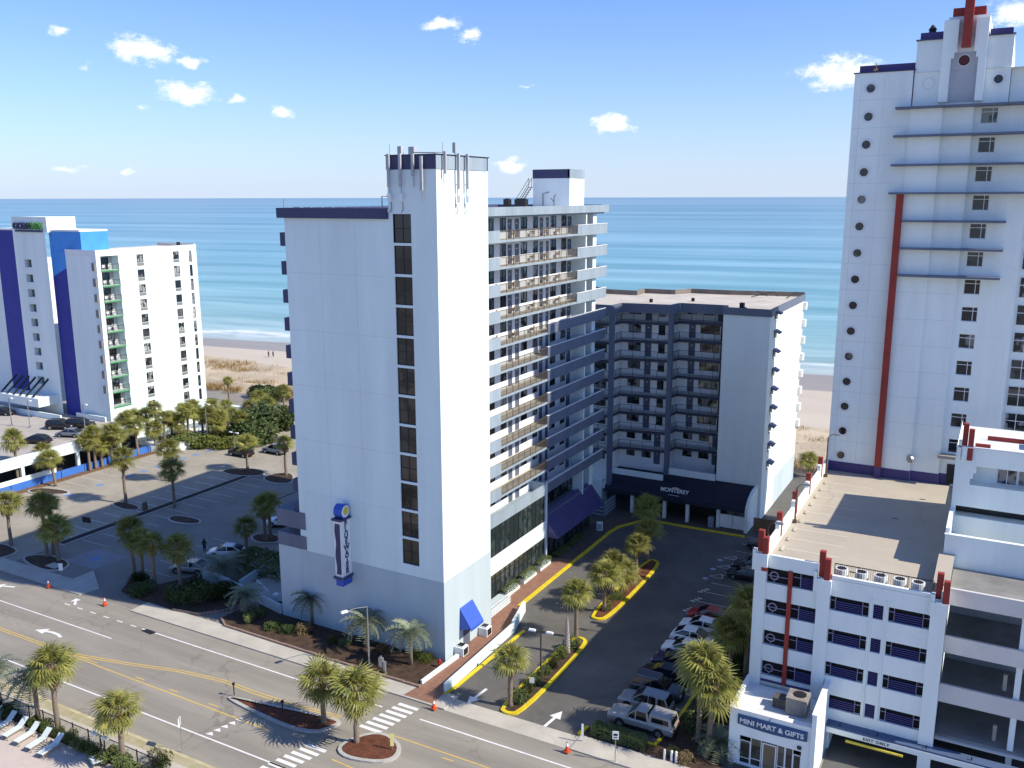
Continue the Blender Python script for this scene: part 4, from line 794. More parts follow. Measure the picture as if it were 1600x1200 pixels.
q.box(X(8.9), X(9), RY + 1.9, RY + 24, 13.5, Z(55.4)); q.box(X(-14.6), X(9), RY + 23.8, RY + 24, 13.5, Z(55.4)); q.sheet([(X(-14.6), RY), (X(9), RY), (X(9), RY + 24), (X(-14.6), RY + 24)], Z(55.35)); q.sheet([(X(-9.3), RY + .2), (X(-1.3), RY + .2), (X(-1.3), RY + 20), (X(-9.3), RY + 20)], Z(58.1))
part(q, 'wall', stuccoR, T)
q = MB()                                               # stepped pylons either side of the blade
for s_ in (0, 1):
    a, c = (X(-7.1), X(-5.85)) if s_ == 0 else (X(-4.45), X(-3.4)); q.box(a, c, RY - .45, RY + .4, Z(56.9), Z(59.75))
    a2, c2 = (X(-7.1), X(-6.3)) if s_ == 0 else (X(-4.05), X(-3.4)); q.box(a2, c2, RY - .45, RY + .14, Z(52.55), Z(56.4))
    a3, c3 = (X(-7.1), X(-6.05)) if s_ == 0 else (X(-4.25), X(-3.4)); q.box(a3, c3, RY - .45, RY + .14, Z(56.4), Z(56.9))
part(q, 'pylon', stuccoR, T)
q = MB(); q.box(X(-6.3), X(-4.05), RY + .05, RY + .14, Z(52.55), Z(56.9)); part(q, 'crown_recess', mat('recess_grey', (.42, .43, .46), .85, .08, .4), T)
for a, c, z0, z1 in ((-14.3, -9.35, 55.6, 56.35), (-9.1, -7.15, 58.2, 58.95), (-3.3, -1.45, 58.2, 58.85)): q = MB(); q.box(X(a), X(c), RY + .5, RY + 3, Z(z0), Z(z1)); part(q, 'parapet', purple, T)
for a, c, z in ((-14.75, -9.2, 55.6), (-9.4, -7.12, 58.2), (-3.38, -1.2, 58.2)): q = MB(); q.box(X(a), X(c), RY - .1, RY + .6, Z(z), Z(z) + .1); part(q, 'cornice', navy, T)
q = MB(); q.box(X(-6.5), X(-3.8), RY + .35, RY + 3, Z(60.1), Z(60.85)); part(q, 'red_parapet', redp, T)
q = MB(); q.box(X(-5.5), X(-4.75), RY - .9, RY + .3, Z(57.3), Z(63.5)); part(q, 'red_blade', redp, T)
port(X(-5.2), Z(56.2), .5, .56, RY + .04, mat('dark_red_disc', (.09, .015, .015), .5))
port(X(-2.25), Z(54.4), .4, .56, RY + .14); port(X(-8.05), Z(54.35), .5, .54, RY + .14, stuccoR)
for k in range(15): port(X(-13.1 - .018 * k), Z(54.17 - 2.62 * k))
for k, zz in enumerate((52.25, 49.68, 47.0, 44.37, 41.75, 39.15, 36.55)):
    a, c = ((-10.65, 3.0) if k < 4 else (-9.25, -.42)); q = MB(); q.box(X(a), X(c), RY - 1.2, RY + .5, Z(zz) - .2, Z(zz)); part(q, 'ledge', slate, T)
q = MB(); q.box(X(-9.95), X(-9.32), RY - .7, RY, 15.4, Z(44.25)); part(q, 'red_stripe', redp, T); q = MB(); q.box(X(-9.95), X(-9.32), RY - .7, RY - .02, 13.6, 15.4); part(q, 'stripe_base', purple, T)
for (a, c, dy) in ((-14.64, -9.97, 0), (-9.3, -6.6, -.25), (-6.6, -4.0, .1), (-4.0, -2.9, .55)): q = MB(); q.box(X(a), X(c), RY + dy - .03, RY + dy + .02, 13.5, 15.3); part(q, 'purple_base', purple, T)
for (a, c, z0, z1) in wins: put_window(T, 'y', RY + .72, a, z0, c - a, z1 - z0, 1, 1, framew, glz, .06, 'window', (.72,)); q = MB(); xx = a + (c - a) * .68; q.box(xx, xx + .06, RY + .68, RY + .75, z0 + .05, z1 - .05); part(q, 'mullion', framew, T)
for k in range(9):
    z0 = Z(41.6 - 2.63 * k) - 1.9; put_window(T, 'y', RY + 1.85, X(1.25), z0, 3.0, 2.1, 3, 1, framew, glzc, .07, 'balcony_window', (.6,))
q = MB()
for z in [Z(55.0 - 2.62 * k) - 2.0 for k in range(15)]: q.box(X(-14.6), X(-9.98), RY - .006, RY + .01, z, z + .025)
for x in (-14.0, -11.9): q.box(X(x), X(x) + .025, RY - .005, RY + .01, 15.5, Z(55))
for z in [Z(36 - 2.62 * k) - 1.3 for k in range(8)]: q.box(X(-9.28), X(-6.62), RY - .256, RY - .24, z, z + .025); q.box(X(-6.58), X(-4.02), RY + .094, RY + .11, z, z + .025)
part(q, 'score_line', mat('score_line', (.5, .5, .5)), T)
q = MB(); q.tube([(X(-8.2), RY + 1.6, Z(58.9)), (X(-8.2), RY + 1.6, Z(59.3))], [.4, .3], 10); q.tube([(X(-8.2), RY + 1.6, Z(59.3)), (X(-8.2), RY + 1.6, Z(59.75))], [.42, .1], 10); part(q, 'roof_vent', darkmetal, T)
q = MB(); q.tube([(X(-12.8), RY + .3, Z(55.7)), (X(-12.8), RY + .3, Z(56.5))], .05); q.tube([(X(-13), RY + .3, Z(55.8)), (X(-12.6), RY + .3, Z(55.8))], .18, 8); part(q, 'roof_lamp', mat('brass', (.25, .18, .08), .4), T)
q = MB(); q.box(X(-4.2), X(-2.6), RY - .6, RY + .5, 17.2, 17.5); part(q, 'door_canopy', mat('taupe', (.3, .28, .26), .8), T)
q = MB(); q.box(X(-3.3), X(-2.6), RY + .45, RY + .55, 14.3, 16.4); part(q, 'door', frame, T)
q = MB(); q.tube([(X(-6.75), RY - .55, 16.7), (X(-6.55), RY - .35, 16.7)], .42, 12); part(q, 'dish', greymetal, T)

# ================================================================== parking garage with roof deck
GA = root('parking_garage', 'white parking garage with roof deck, purple louvred windows and red fins', 'building', (-9, 80, 0))
GY, GX, DZ = 70.0, -15.6, 14.2
lcol = [(-14.7, -10.7, 14.55 - 2.72 * i - 1.3, 14.55 - 2.72 * i) for i in range(4)]; mcol = [(-9.7, -6.82, 13.2 - 2.81 * i - 1.2, 13.2 - 2.81 * i) for i in range(4)]
ncol = [(-6.5, -5.77, a[2], a[3]) for a in mcol]; rcol = [(-5.4, -2.52, a[2], a[3]) for a in mcol]
q = MB(); facade(q, 'y', GY, GX, -1.5, 2.5, 14.6, lcol + mcol + ncol + rcol, .35)
q.box(GX, GX + .3, GY + .01, RY - .02, 0, 15.4); q.box(GX + .31, -10.72, GY, GY + .3, 14.61, 15.66); q.box(-9.68, -2.5, GY, GY + .3, 14.62, 14.9)
q.box(-1.9, -1.5, GY + .01, RY + .4, 3.4, 15.2); q.box(GX + .3, -1.9, GY + 20, GY + 20.2, 0, 14)
part(q, 'wall', stuccoR, GA)
for a, c, tp in ((GX - .03, -14.72, 15.75), (-10.68, -9.72, 14.5), (-2.5, -1.45, 14.4)): q = MB(); q.box(a, c, GY - .28, GY - .01, 2.6 if a > -15 else 0, tp); q.box(a - .08, c + .08, GY - .36, GY + .1, tp - 1.1, tp + .02); part(q, 'pilaster', stuccoR, GA)
for x in (-6.66, -5.6): q = MB(); q.box(x - .05, x + .05, GY - .09, GY - .01, 3.5, 13.7); part(q, 'rib', stuccoR, GA)
q = MB(); q.sheet([(GX + .3, GY + .3), (-1.9, GY + .3), (-1.9, RY), (GX + .3, RY)], DZ); part(q, 'deck', deckm, GA)
for i in range(10): yy = GY + 3.2 + 2.6 * i; q = MB(); q.line((-14.6, yy), (-10.0, yy), .1, DZ + .006); part(q, 'deck_line', mat('cream_line', (.6, .55, .46), .8, .15), GA); q = MB(); q.box(-14.75, -14.55, yy - .9, yy + .1, DZ, DZ + .13); part(q, 'wheel_stop', concrete, GA)
for x, y in ((-8.8, GY + 3), (-5.4, 95.2), (-7.2, 88)): q = MB(); q.box(x, x + .5, y, y + .2, DZ + .002, DZ + .02); part(q, 'deck_drain', darkmetal, GA)
lv = MB(); lv.box(0, 1, 0, .1, 0, .075); lvm = lv.mesh('louvre', mat('purple_louvre', (.07, .06, .17), .5, .08))
def louvres(x0, x1, z0, z1, y): 
    n = int((z1 - z0) / .15)
    for i in range(n): o = link('louvre', lvm, GA, Vector((x0, y, z0 + (i + .2) * (z1 - z0) / n)) - GA.location, 0, (x1 - x0, 1, 1)); o.rotation_euler = (R(-35), 0, 0)
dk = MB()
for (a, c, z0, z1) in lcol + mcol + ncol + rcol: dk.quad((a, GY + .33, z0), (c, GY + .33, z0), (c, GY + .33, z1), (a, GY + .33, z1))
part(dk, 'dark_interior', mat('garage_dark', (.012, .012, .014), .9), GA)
lmul = mat('lilac_frame', (.22, .21, .3), .5)
for (a, c, z0, z1) in mcol + rcol:
    louvres(a + .42, c - .5, z0, z1 - .32, GY + .12)
    q = MB()
    for xx in (a + .38, c - .48): q.box(xx, xx + .05, GY + .06, GY + .14, z0, z1)
    q.box(a, a + .38, GY + .07, GY + .13, z1 - .4, z1 - .34); q.box(c - .43, c, GY + .07, GY + .13, z1 - .4, z1 - .34); part(q, 'window_frame', lmul, GA)
for (a, c, z0, z1) in ncol: louvres(a, c, z0, z1, GY + .12)
for (a, c, z0, z1) in lcol:
    louvres(-12.0, c, z0, z1 - .3, GY + .12); q = MB(); q.box(-12.06, -12.0, GY + .06, GY + .14, z0, z1); q.box(-12.6, -12.06, GY + .07, GY + .13, z1 - .45, z1 - .39); q.box(a, -13.0, GY + .07, GY + .13, z0 + .6, z0 + .66); q.box(-14.13, -14.07, GY + .07, GY + .13, z0, z0 + .4)
    for i in range(18): t, u = 2 * math.pi * i / 18, 2 * math.pi * (i + 1) / 18; f = lambda r_, w: (-14.1 + r_ * math.cos(w), GY + .04, z0 + .68 + r_ * math.sin(w)); q.quad(f(.27, t), f(.37, t), f(.37, u), f(.27, u))
    part(q, 'window_frame', lmul, GA)
q = MB(); q.box(-12.98, -12.65, GY - .12, GY + .3, 4.6, 14.62); part(q, 'red_strip', redp, GA)
q = MB(); q.box(GX + .02, -10.72, GY - .06, GY - .012, 4.55, 4.75); part(q, 'purple_sill', purple, GA)
def fins(x, y, z, parent, s=1.0):
    for dx, dy, h in ((0, .45, 2.6), (.5, -.1, 2.25)): q = MB(); q.box(x + dx * s, x + (dx + .45) * s, y + dy * s, y + (dy + .45) * s, z - .6, z + h * s); part(q, 'red_fin', redp, parent)
    q = MB(); q.box(x - .25 * s, x + .0 * s, y - .1, y + .5, z - .6, z + 1.1 * s); q.box(x + .1 * s, x + .5 * s, y - .2 * s, y - .1 * s, z - .6, z + .6 * s); part(q, 'fin_block', stuccoR, parent)
for x, z in ((GX + .0, 14.9), (-10.75, 14.0), (-2.3, 13.9)): fins(x, GY - .2, z, GA)
for i in range(4): y = 77.5 + 6.5 * i; q = MB(); q.box(GX - .1, GX + .35, y, y + .45, 14.5, 16.7); part(q, 'red_fin', redp, GA); q = MB(); q.box(GX - .05, GX + .3, y - .6, y - .01, 15.38, 15.95); part(q, 'fin_block', stuccoR, GA)
railing((-9.6, GY + .55, 0), (-2.5, GY + .55, 0), 14.3, 15.75, darkmetal, GA, 1.75, .16, 'deck_rail')
for x in (-9.2, -7.7, -6.3, -4.9, -3.6):
    q = MB(); q.tube([(x, GY + 1.5, DZ), (x, GY + 1.5, DZ + .85)], .5, 14); o = thing(q, 'condenser_unit', plastic, 'round-topped condenser on the garage deck, %s' % {-9.2: 'beside the middle red fins', -7.7: 'second from the middle red fins', -6.3: 'third from the middle red fins', -4.9: 'fourth from the middle red fins', -3.6: 'fifth from the middle fins'}[x], 'air conditioner', 'condensers on the garage deck', (x, GY + 1.5, DZ)); q = MB(); q.tube([(x, GY + 1.5, DZ + .851), (x, GY + 1.5, DZ + .87)], .36, 14); part(q, 'fan_grille', darkmetal, o)
def lamp(base, h, label, arm=0, heads=2, m=None, group='lamp posts', adir=(0, -1), hm=None, tilt=.4):
    m = m or darkmetal; r = root('lamp_post', label, 'lamp post', base, 0, group); base = Vector(base); d = Vector((*adir, 0)).normalized()
    q = MB(); q.tube([base, base + Vector((0, 0, h * .5)), base + Vector((0, 0, h))], [.09, .08, .06], 8); part(q, 'pole', m, r)
    top = base + Vector((0, 0, h))
    q = MB(); q.tube([base, base + Vector((0, 0, .3))], .2, 8); part(q, 'foot', m, r)
    for s in ((1, -1) if heads == 2 else (1,)):
        e = top + d * s * (arm or .35) + Vector((0, 0, tilt if heads == 1 else 0)); q = MB(); q.tube([top, top * .4 + e * .6 + Vector((0, 0, .1)), e], .04, 6); part(q, 'arm', m, r)
        q = MB(); c = e + d * s * .35; u = d; q.obox(c, u, .34, .15, c.z - .06, c.z + .06); q.obox(c, u, .28, .11, c.z + .06, c.z + .12); hd = part(q, 'lamp_head', hm or greymetal, r)
        q = MB(); q.obox(c, u, .26, .1, c.z - .08, c.z - .061); part(q, 'lens', plastic, hd)
    return r
for i, yy in enumerate((71.2, 82.5, 98.5)): lamp((GX + .55, yy, DZ), 3.4 if i < 2 else 4.4, 'thin brown lamp post on the garage deck wall, %s' % ('near end', 'middle', 'far end by the portholes')[i], .5, 1, mat('rust_brown', (.11, .06, .04), .6), 'deck lamp posts', (1, 0))
# ground floor: blue canopy band, exit opening
q = MB(); q.box(-9.15, 9, 69.05, 69.98, 2.5, 2.65); part(q, 'canopy_top', mat('blue_canopy', (.07, .11, .2), .7, .12), GA); q = MB(); q.box(-9.15, 9, 69.0, 69.3, 2.05, 2.5); q.box(-2.4, -1.5, 69.1, 70.5, -.5, 2.05); q.box(-9.4, -9.0, 70.05, 76, -.5, 3.1); q.box(2.9, 9, 69.1, 69.3, -.5, 2.05); part(q, 'canopy_beam', stuccoR, GA)
q = MB(); q.box(-9, 8, 78, 78.2, -.5, 3.2); q.sheet([(-9, 66), (9, 66), (9, 78), (-9, 78)], .012); part(q, 'exit_interior', mat('garage_floor', (.10, .10, .095), .9, .25, .4), GA)
put_text('EXIT ONLY', .33, darkmetal, GA, (-5.4, 68.985, 2.16), (R(90), 0, 0), 'lettering', .01, .006, 1.2)
q = MB(); q.tube([(-7.6, 68.9, 1.75), (-3.4, 68.9, 1.75)], .11, 8); part(q, 'clearance_bar', mat('yellow_bar', (.6, .47, .06), .6, .2, 3), GA)
q = MB()
for x in (-8.2, -5.4, -1.9, 1.2, 4): q.box(x, x + .08, 69.3, 69.4, 2.65, 2.9)
part(q, 'canopy_lamp', darkmetal, GA)
# open decks to the right of the corner pilaster
OD = root('open_deck_wing', 'open-sided garage wing with pale spandrels and dark parking levels', 'building', (3, 75, 0))
for i, (z0, z1) in enumerate(((13.9, 15.2), (10.0, 11.35), (5.9, 7.35), (2.66, 2.85))):
    q = MB(); q.box(-1.44, 9, 71.0, 71.25, z0, z1); part(q, 'spandrel', mat('warm_spandrel', (.62, .6, .56), .85, .08, .3), OD); q = MB(); q.box(-1.44, 9, 71.26, 77.8, z0 + .1, z0 + .4); part(q, 'floor_slab', mat('garage_slab', (.22, .215, .2), .9, .25, .4), OD)
for x in (3.7, 6.5): q = MB(); q.box(x - .2, x + .2, 71.3, 71.7, 0, 13.9); part(q, 'column', stuccoR, OD)
for z, x in ((7.4, 2.9), (3.1, 2.6)): q = MB(); q.tube([(x, 72.2, z), (x, 72.2, z + 1.3)], .14, 8); part(q, 'bollard', concrete, OD)
q = MB(); q.box(-1.44, 9, 77.8, 78.0, 3, 13.9); part(q, 'rear_wall', mat('garage_back', (.35, .35, .34), .9, .2, .3), OD)
q = MB(); q.box(-2.3, 9, 78.02, 78.3, 13.0, 16.9); q.box(-2.3, -2.0, 78.3, 84, 14.2, 17.4); q.box(-2.35, 9, 77.95, 78.35, 16.9, 17.0); part(q, 'upper_wall', stuccoR, OD)
q = MB(); q.box(-2.6, -1.45, 71.3, 79, 15.2, 15.32); part(q, 'parapet_cap', deckm, OD)
q = MB(); ops = [(-1.0, 8, 19.65, 21.35), (-1.9, 8.5, 16.75, 17.65)]; facade(q, 'y', 84, -2.25, 9, 13.2, 22.9, ops, 1.4); q.quad((-2.25, 95, 13.2), (-2.25, 84, 13.2), (-2.25, 84, 22.9), (-2.25, 95, 22.9)); q.box(-1.02, -.6, 83.99, 84.4, 20.7, 21.4); q.box(-1.02, -.8, 83.99, 84.4, 20.2, 20.7); q.quad((-2, 85.4, 19.5), (8, 85.4, 19.5), (8, 85.4, 21.5), (-2, 85.4, 21.5)); part(q, 'lounge_wall', stuccoR, OD)
q = MB(); q.box(-2.25, 9, 84.05, 95, 22.2, 22.3); q.box(-2.3, 9, 83.9, 84.15, 22.9, 23.02); part(q, 'lounge_roof', roofw, OD); q = MB(); q.quad((-2, 85.3, 16.7), (8.5, 85.3, 16.7), (8.5, 85.3, 17.7), (-2, 85.3, 17.7)); part(q, 'dark_slot', frame, OD)
for x in (1.0, 2.6, 4.2): put_window(OD, 'y', 85.36, x, 19.66, 1.55, 1.65, 2, 1, framew, glzc, .07)
fins(-1.9, 84.0, 22.4, OD, .95); q = MB(); q.box(0, 3.2, 90, 90.1, 22.3, 22.7); part(q, 'roof_screen', redp, OD); q = MB(); q.box(-.9, .3, 87, 87.25, 22.3, 22.6); part(q, 'roof_beam', redp, OD); q = MB(); q.box(4, 6, 88, 90, 22.3, 23.6); part(q, 'roof_unit', mat('taupe', (.3, .28, .26)), OD)
# mini mart in front of the garage
MM = root('shop', 'small white shop with blue MINI MART & GIFTS sign', 'building', (-12.5, 67, 0)); MY = 64.5
ops = [(-14.9, -10.2, .1, 2.55)]
q = MB(); facade(q, 'y', MY, -15.75, -9.55, -.2, 4.7, ops, .25); q.box(-15.75, -15.5, MY + .01, GY, -.2, 4.7); q.box(-15.5, -9.56, MY + .3, MY + .5, 4.3, 4.69); q.box(-9.54, -9.2, MY - .15, GY, -.2, 5.9); part(q, 'wall', stuccoR, MM)
q = MB(); q.box(-15.8, -9.56, MY - .06, MY + .5, 4.7, 4.78); q.box(-15.8, -15.45, MY + .5, GY, 4.7, 4.78); q.box(-9.58, -9.16, MY - .2, GY, 5.9, 5.98); part(q, 'coping', whitep, MM)
q = MB(); q.sheet([(-15.5, MY + .4), (-9.55, MY + .4), (-9.55, GY - .3), (-15.5, GY - .3)], 4.28); part(q, 'roof', roofw, MM)
for i, (x, w) in enumerate(((-14.9, .85), (-14.05, .85), (-12.0, .6), (-11.4, .6), (-10.8, .6))): put_window(MM, 'y', MY + .15, x, .1, w, 2.0 if i in (0, 4) else 2.45, 1, 1, framew, glzshop, .06, 'shop_window', (.25,))
put_window(MM, 'y', MY + .15, -13.15, .05, 1.1, 2.3, 1, 1, framew, mat('door_shade', (.16, .13, .08), .4), .1, 'shop_door')
q = MB(); n = 18                                       # bowed sign board
zt = lambda u: 4.35 ; zb = lambda u: 3.55 - .16 * math.sin(math.pi * u)
for i in range(n): a, c = i / n, (i + 1) / n; xa_, xc_ = -15.1 + 5.3 * a, -15.1 + 5.3 * c; q.quad((xa_, MY - .1, zb(a)), (xc_, MY - .1, zb(c)), (xc_, MY - .1, zt(c)), (xa_, MY - .1, zt(a))); q.quad((xa_, MY - .1, zt(a)), (xc_, MY - .1, zt(c)), (xc_, MY - .005, zt(c)), (xa_, MY - .005, zt(a)))
so_ = part(q, 'sign_board', mat('sign_blue', (.03, .085, .2), .5), MM)
put_text('MINI MART & GIFTS', .56, whitep, so_, (-12.5, MY - .11, 3.72), (R(90), 0, 0), 'lettering', .04, .012, 1.0)
q = MB(); q.tube([(-12.6, MY - .02, 4.6), (-12.6, MY - .5, 4.75), (-12.6, MY - .55, 4.5)], .03); q.box(-10.5, -10.2, MY - .12, MY - .01, 2.75, 3.0); part(q, 'wall_light', darkmetal, MM)
rtu = root('rooftop_unit', 'weathered metal air handler on the shop roof', 'air conditioner', (-11.2, 67.3, 4.28)); q = MB(); q.box(-11.9, -10.3, 66.3, 67.9, 4.35, 5.7); part(q, 'cabinet', mat('weathered_metal', (.28, .25, .22), .6, .3, 2), rtu); q = MB(); q.box(-13.0, -11.92, 66.8, 67.8, 4.35, 5.1); part(q, 'duct_box', mat('dark_weathered', (.09, .08, .075), .7, .3, 2), rtu); q = MB(); q.tube([(-11.0, 67.2, 5.7), (-11.0, 67.2, 5.76)], .5, 14); part(q, 'fan_grille', darkmetal, rtu)

# ================================================================== left hotel with blue panels on its raised car deck
Lh = root('beach_hotel', 'white hotel with cobalt blue stair tower and green-edged balconies', 'building', (-146, 110, 4.5))
LX, LY, LZ = -139.5, 104.07, 4.4
rops = [(104.95, 108.6, 34.0 - 2.74 * i - 2.45, 34.0 - 2.74 * i) for i in range(10)]; w1 = [(112.5, 114.0, 33.9 - 2.74 * i - 1.5, 33.9 - 2.74 * i) for i in range(11)]; w2 = [(120.8, 122.2, 34.0 - 2.74 * i - 1.5, 34.0 - 2.74 * i) for i in range(11)]; w3 = [(124.6, 125.3, 34.0 - 2.74 * i - 2.2, 34.0 - 2.74 * i) for i in range(11)]
q = MB(); facade(q, 'x', LX, LY, 126.5, 0, 35.1, rops, 1.7); part(q, 'wall', stucco, Lh) if False else None
q = MB(); facade(q, 'x', LX, LY, 111, 0, 35.1, rops, 1.7); facade(q, 'x', LX, 111, 126.5, 0, 35.1, w1 + w2 + w3, .2); part(q, 'sun_wall', stucco, Lh)
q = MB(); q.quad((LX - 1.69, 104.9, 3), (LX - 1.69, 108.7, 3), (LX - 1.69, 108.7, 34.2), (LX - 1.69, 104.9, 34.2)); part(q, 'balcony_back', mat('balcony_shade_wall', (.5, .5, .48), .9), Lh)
q = MB(); facade(q, 'y', LY, -147.7, LX, 0, 34.0); part(q, 'front_wall', stuccoR, Lh); q = MB(); q.quad((LX, 126.5, 0), (-147.7, 126.5, 0), (-147.7, 126.5, 35), (LX, 126.5, 35)); part(q, 'rear_wall', stuccoR, Lh); q = MB(); facade(q, 'y', LY - .03, -147.7, LX, 34.0, 35.1); part(q, 'front_band', whitep, Lh)
q = MB(); q.sheet([(-150, LY), (LX, LY), (LX, 126.5), (-150, 126.5)], 34.7); q.box(-150, LX - .25, 126.2, 126.5, 34.7, 35.3); part(q, 'roof', roofm, Lh); q = MB(); q.box(-147.5, -147, 112, 112.5, 34.7, 35.5); q.box(-142, -141.5, 124, 124.5, 34.7, 35.6); part(q, 'roof_vent', darkmetal, Lh)
for (a, c, z0, z1) in w1 + w2: put_window(Lh, 'x', LX - .1, a, z0, c - a, z1 - z0, 2, 1, frame, glzc, .08); q = MB(); q.box(LX - .15, LX + .05, a, c, z0 - .55, z0 - .05); part(q, 'wall_unit', mat('grille_grey', (.2, .2, .2), .7), Lh)
for (a, c, z0, z1) in w3: put_window(Lh, 'x', LX - .1, a, z0, c - a, z1 - z0, 1, 2, frame, glzc, .06)
grn = mat('green_slab_edge', (.07, .28, .10), .6)
ch = MB(); ch.box(-.25, .25, -.25, .25, .36, .42); ch.box(-.25, .25, .2, .25, .42, .9); ch.box(-.28, -.23, -.25, .25, .5, .62); ch.box(.23, .28, -.25, .25, .5, .62)
for sx in (-.22, .2):
    for sy in (-.22, .2): ch.box(sx, sx + .04, sy, sy + .04, 0, .36)
chm = ch.mesh('patio_chair', plastic)
brch = ch.mesh('walkway_chair', mat('tan_chair', (.30, .22, .14), .7))
for (x, y, z, k, j) in WALKCHAIRS: tag(link('walkway_chair', brch, None, (x, y, z), R(-80)), 'tan chair on the tower walkway %s from the top, %s chair from the street' % (ORD[k], ORD[j]), 'chair', 'chairs on the tower walkways')
for i, (a, c, z0, z1) in enumerate(rops):
    q = MB(); q.box(LX - 1.6, LX + .12, a - .05, c + .05, z0 - .25, z0 - .02); part(q, 'balcony_slab', grn, Lh); railing((LX + .03, a, 0), (LX + .03, c, 0), z0, z0 + 1.0, darkmetal, Lh, 1.2, .18, 'balcony_rail', .04)
    put_window(Lh, 'x', LX - 1.64, a + .5, z0, 2.3, 2.1, 3, 1, frame, glzc, .08, 'balcony_door')
    if i < 8:
        for j in range(2): tag(link('patio_chair', chm, None, (LX - .75, a + 1.1 + 1.3 * j, z0 - .02), R(90 + 30 * (j * 2 - 1))), '%s white plastic chair on the green-edged hotel balcony %s from the top' % (('left', 'right')[j], ORD[i]), 'chair', 'chairs on the hotel balconies')
for i in range(9): q = MB(); q.box(LX - .9, LX - .15, LY - .35, LY - .01, 31.5 - 2.74 * i, 32.9 - 2.74 * i); part(q, 'ac_cage', mat('grille_grey', (.2, .2, .2)), Lh)
sops = [(-158.9, -156.9, 33.0 - 2.74 * i - 1.45, 33.0 - 2.74 * i) for i in range(9)]
q = MB(); facade(q, 'y', 103.6, -161.5, -152.2, 3, 40.7, sops, .9); q.quad((-151.4, 103.6, 38), (-151.4, 109.4, 38), (-151.4, 109.4, 40.7), (-151.4, 103.6, 40.7)); q.quad((-152.2, 103.6, 38), (-151.4, 103.6, 38), (-151.4, 103.6, 40.7), (-152.2, 103.6, 40.7)); q.box(-161.5, -151.41, 103.7, 109.3, 40.5, 40.65); part(q, 'stair_tower', stuccoR, Lh)
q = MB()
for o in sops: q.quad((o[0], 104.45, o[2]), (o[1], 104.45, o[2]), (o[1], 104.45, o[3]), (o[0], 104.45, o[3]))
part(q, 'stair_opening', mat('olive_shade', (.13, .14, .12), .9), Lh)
for x0, x1, nm in ((-168, -161.5, 0), (-152.2, -143.5, 1)):
    q = MB(); facade(q, 'y', 104.4, x0, x1, 30 if nm else 5, 38.2)
    if nm: q.quad((x1, 104.4, 30), (x1, 110, 30), (x1, 110, 38.2), (x1, 104.4, 38.2))
    part(q, 'azure_panel', azure if nm else deepblue, Lh)
    if nm: q = MB(); facade(q, 'y', 104.38, x0, x1, 3, 30.0); q.add([(x0, 104.37, 29.99), (x1 - 3.2, 104.37, 29.99), (x1 - 3.2, 104.37, 32.3), (x0, 104.37, 29.99)], [(0, 1, 2)]); q.quad((x1 - 3.2, 104.37, 29.99), (x1, 104.37, 29.99), (x1, 104.37, 32.3), (x1 - 3.2, 104.37, 32.3)); part(q, 'cobalt_panel', deepblue, Lh)
    q = MB(); q.box(x0, x1, 104.2, 110, 38.2, 38.5); part(q, 'panel_coping', whitep, Lh)
q = MB(); q.box(-185, -168, 106, 120, 3, 32); part(q, 'rear_wing', stuccoR, Lh)
put_text('OCEAN', 1.55, navy, Lh, (-158.2, 103.5, 38.55), (R(90), 0, 0), 'sign_lettering', .22, .05); put_text('PARK', 1.55, mat('sign_green', (.1, .3, .06), .6), Lh, (-154.4, 103.5, 38.55), (R(90), 0, 0), 'sign_lettering', .22, .05)
q = MB(); q.box(-160.3, -152.6, 103.3, 103.58, 38.0, 38.35); part(q, 'sign_rail', navy, Lh)
q = MB(); q.box(-166, -153.2, 99.5, 103.55, 6.4, 8.0); part(q, 'entrance_canopy', stuccoR, Lh)
for i in range(6): q = MB(); x = -164.5 + 1.9 * i; q.add([(x, 99.7, 8.1), (x + .35, 99.7, 8.1), (x + .35, 103, 10.8), (x, 103, 10.8), (x, 99.7, 8.4), (x + .35, 99.7, 8.4), (x + .35, 103, 11.1), (x, 103, 11.1)], [(3, 2, 1, 0), (4, 5, 6, 7), (0, 1, 5, 4), (1, 2, 6, 5), (2, 3, 7, 6), (3, 0, 4, 7)]); part(q, 'canopy_beam', frame, Lh)
# its raised car deck, parapet and blue wall
CD = root('raised_car_deck', 'raised hotel car deck with long white parapet and dark undercroft', 'car deck', (-140, 90, 0))
q = MB(); q.sheet([(-260, 60), (-130.3, 60), (-130.3, 104), (-260, 104)], 4.4); part(q, 'deck', mat('deck_concrete', (.40, .37, .33), .9, .12, .2), CD)
q = MB(); q.prism([(-130.3, 55), (-129.9, 55), (-130.0, 92.5), (-131.5, 103.5), (-131.9, 103.5), (-130.4, 92.5)], 3.5, 5.25); q.box(-148, -140, 103.2, 103.5, 4.4, 5.3); q.box(-170, -148, 100, 100.3, 4.4, 5.4); part(q, 'parapet', stucco, CD)
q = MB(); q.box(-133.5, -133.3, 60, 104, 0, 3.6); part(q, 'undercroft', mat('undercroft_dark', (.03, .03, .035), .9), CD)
for y in (62, 72, 80.5, 90, 98): q = MB(); q.box(-130.5, -130.0, y, y + .5, 0, 3.5); part(q, 'deck_column', stucco, CD)
BW = root('blue_wall', 'low royal-blue wall below the hotel car deck', 'wall', (-130, 90, 0))
for i in range(11): y = 70 + 4.2 * i; q = MB(); q.box(-129.95 - .02 * (i % 2), -129.65 - .02 * (i % 2), y, y + 4.1, 0, 1.25); part(q, 'panel', mat('bright_blue_wall', (.045, .15, .48), .6, .1), BW)
q = MB(); q.box(-129.9, -129.7, 60, 86, 1.26, 2.0); part(q, 'white_rail', stucco, BW)
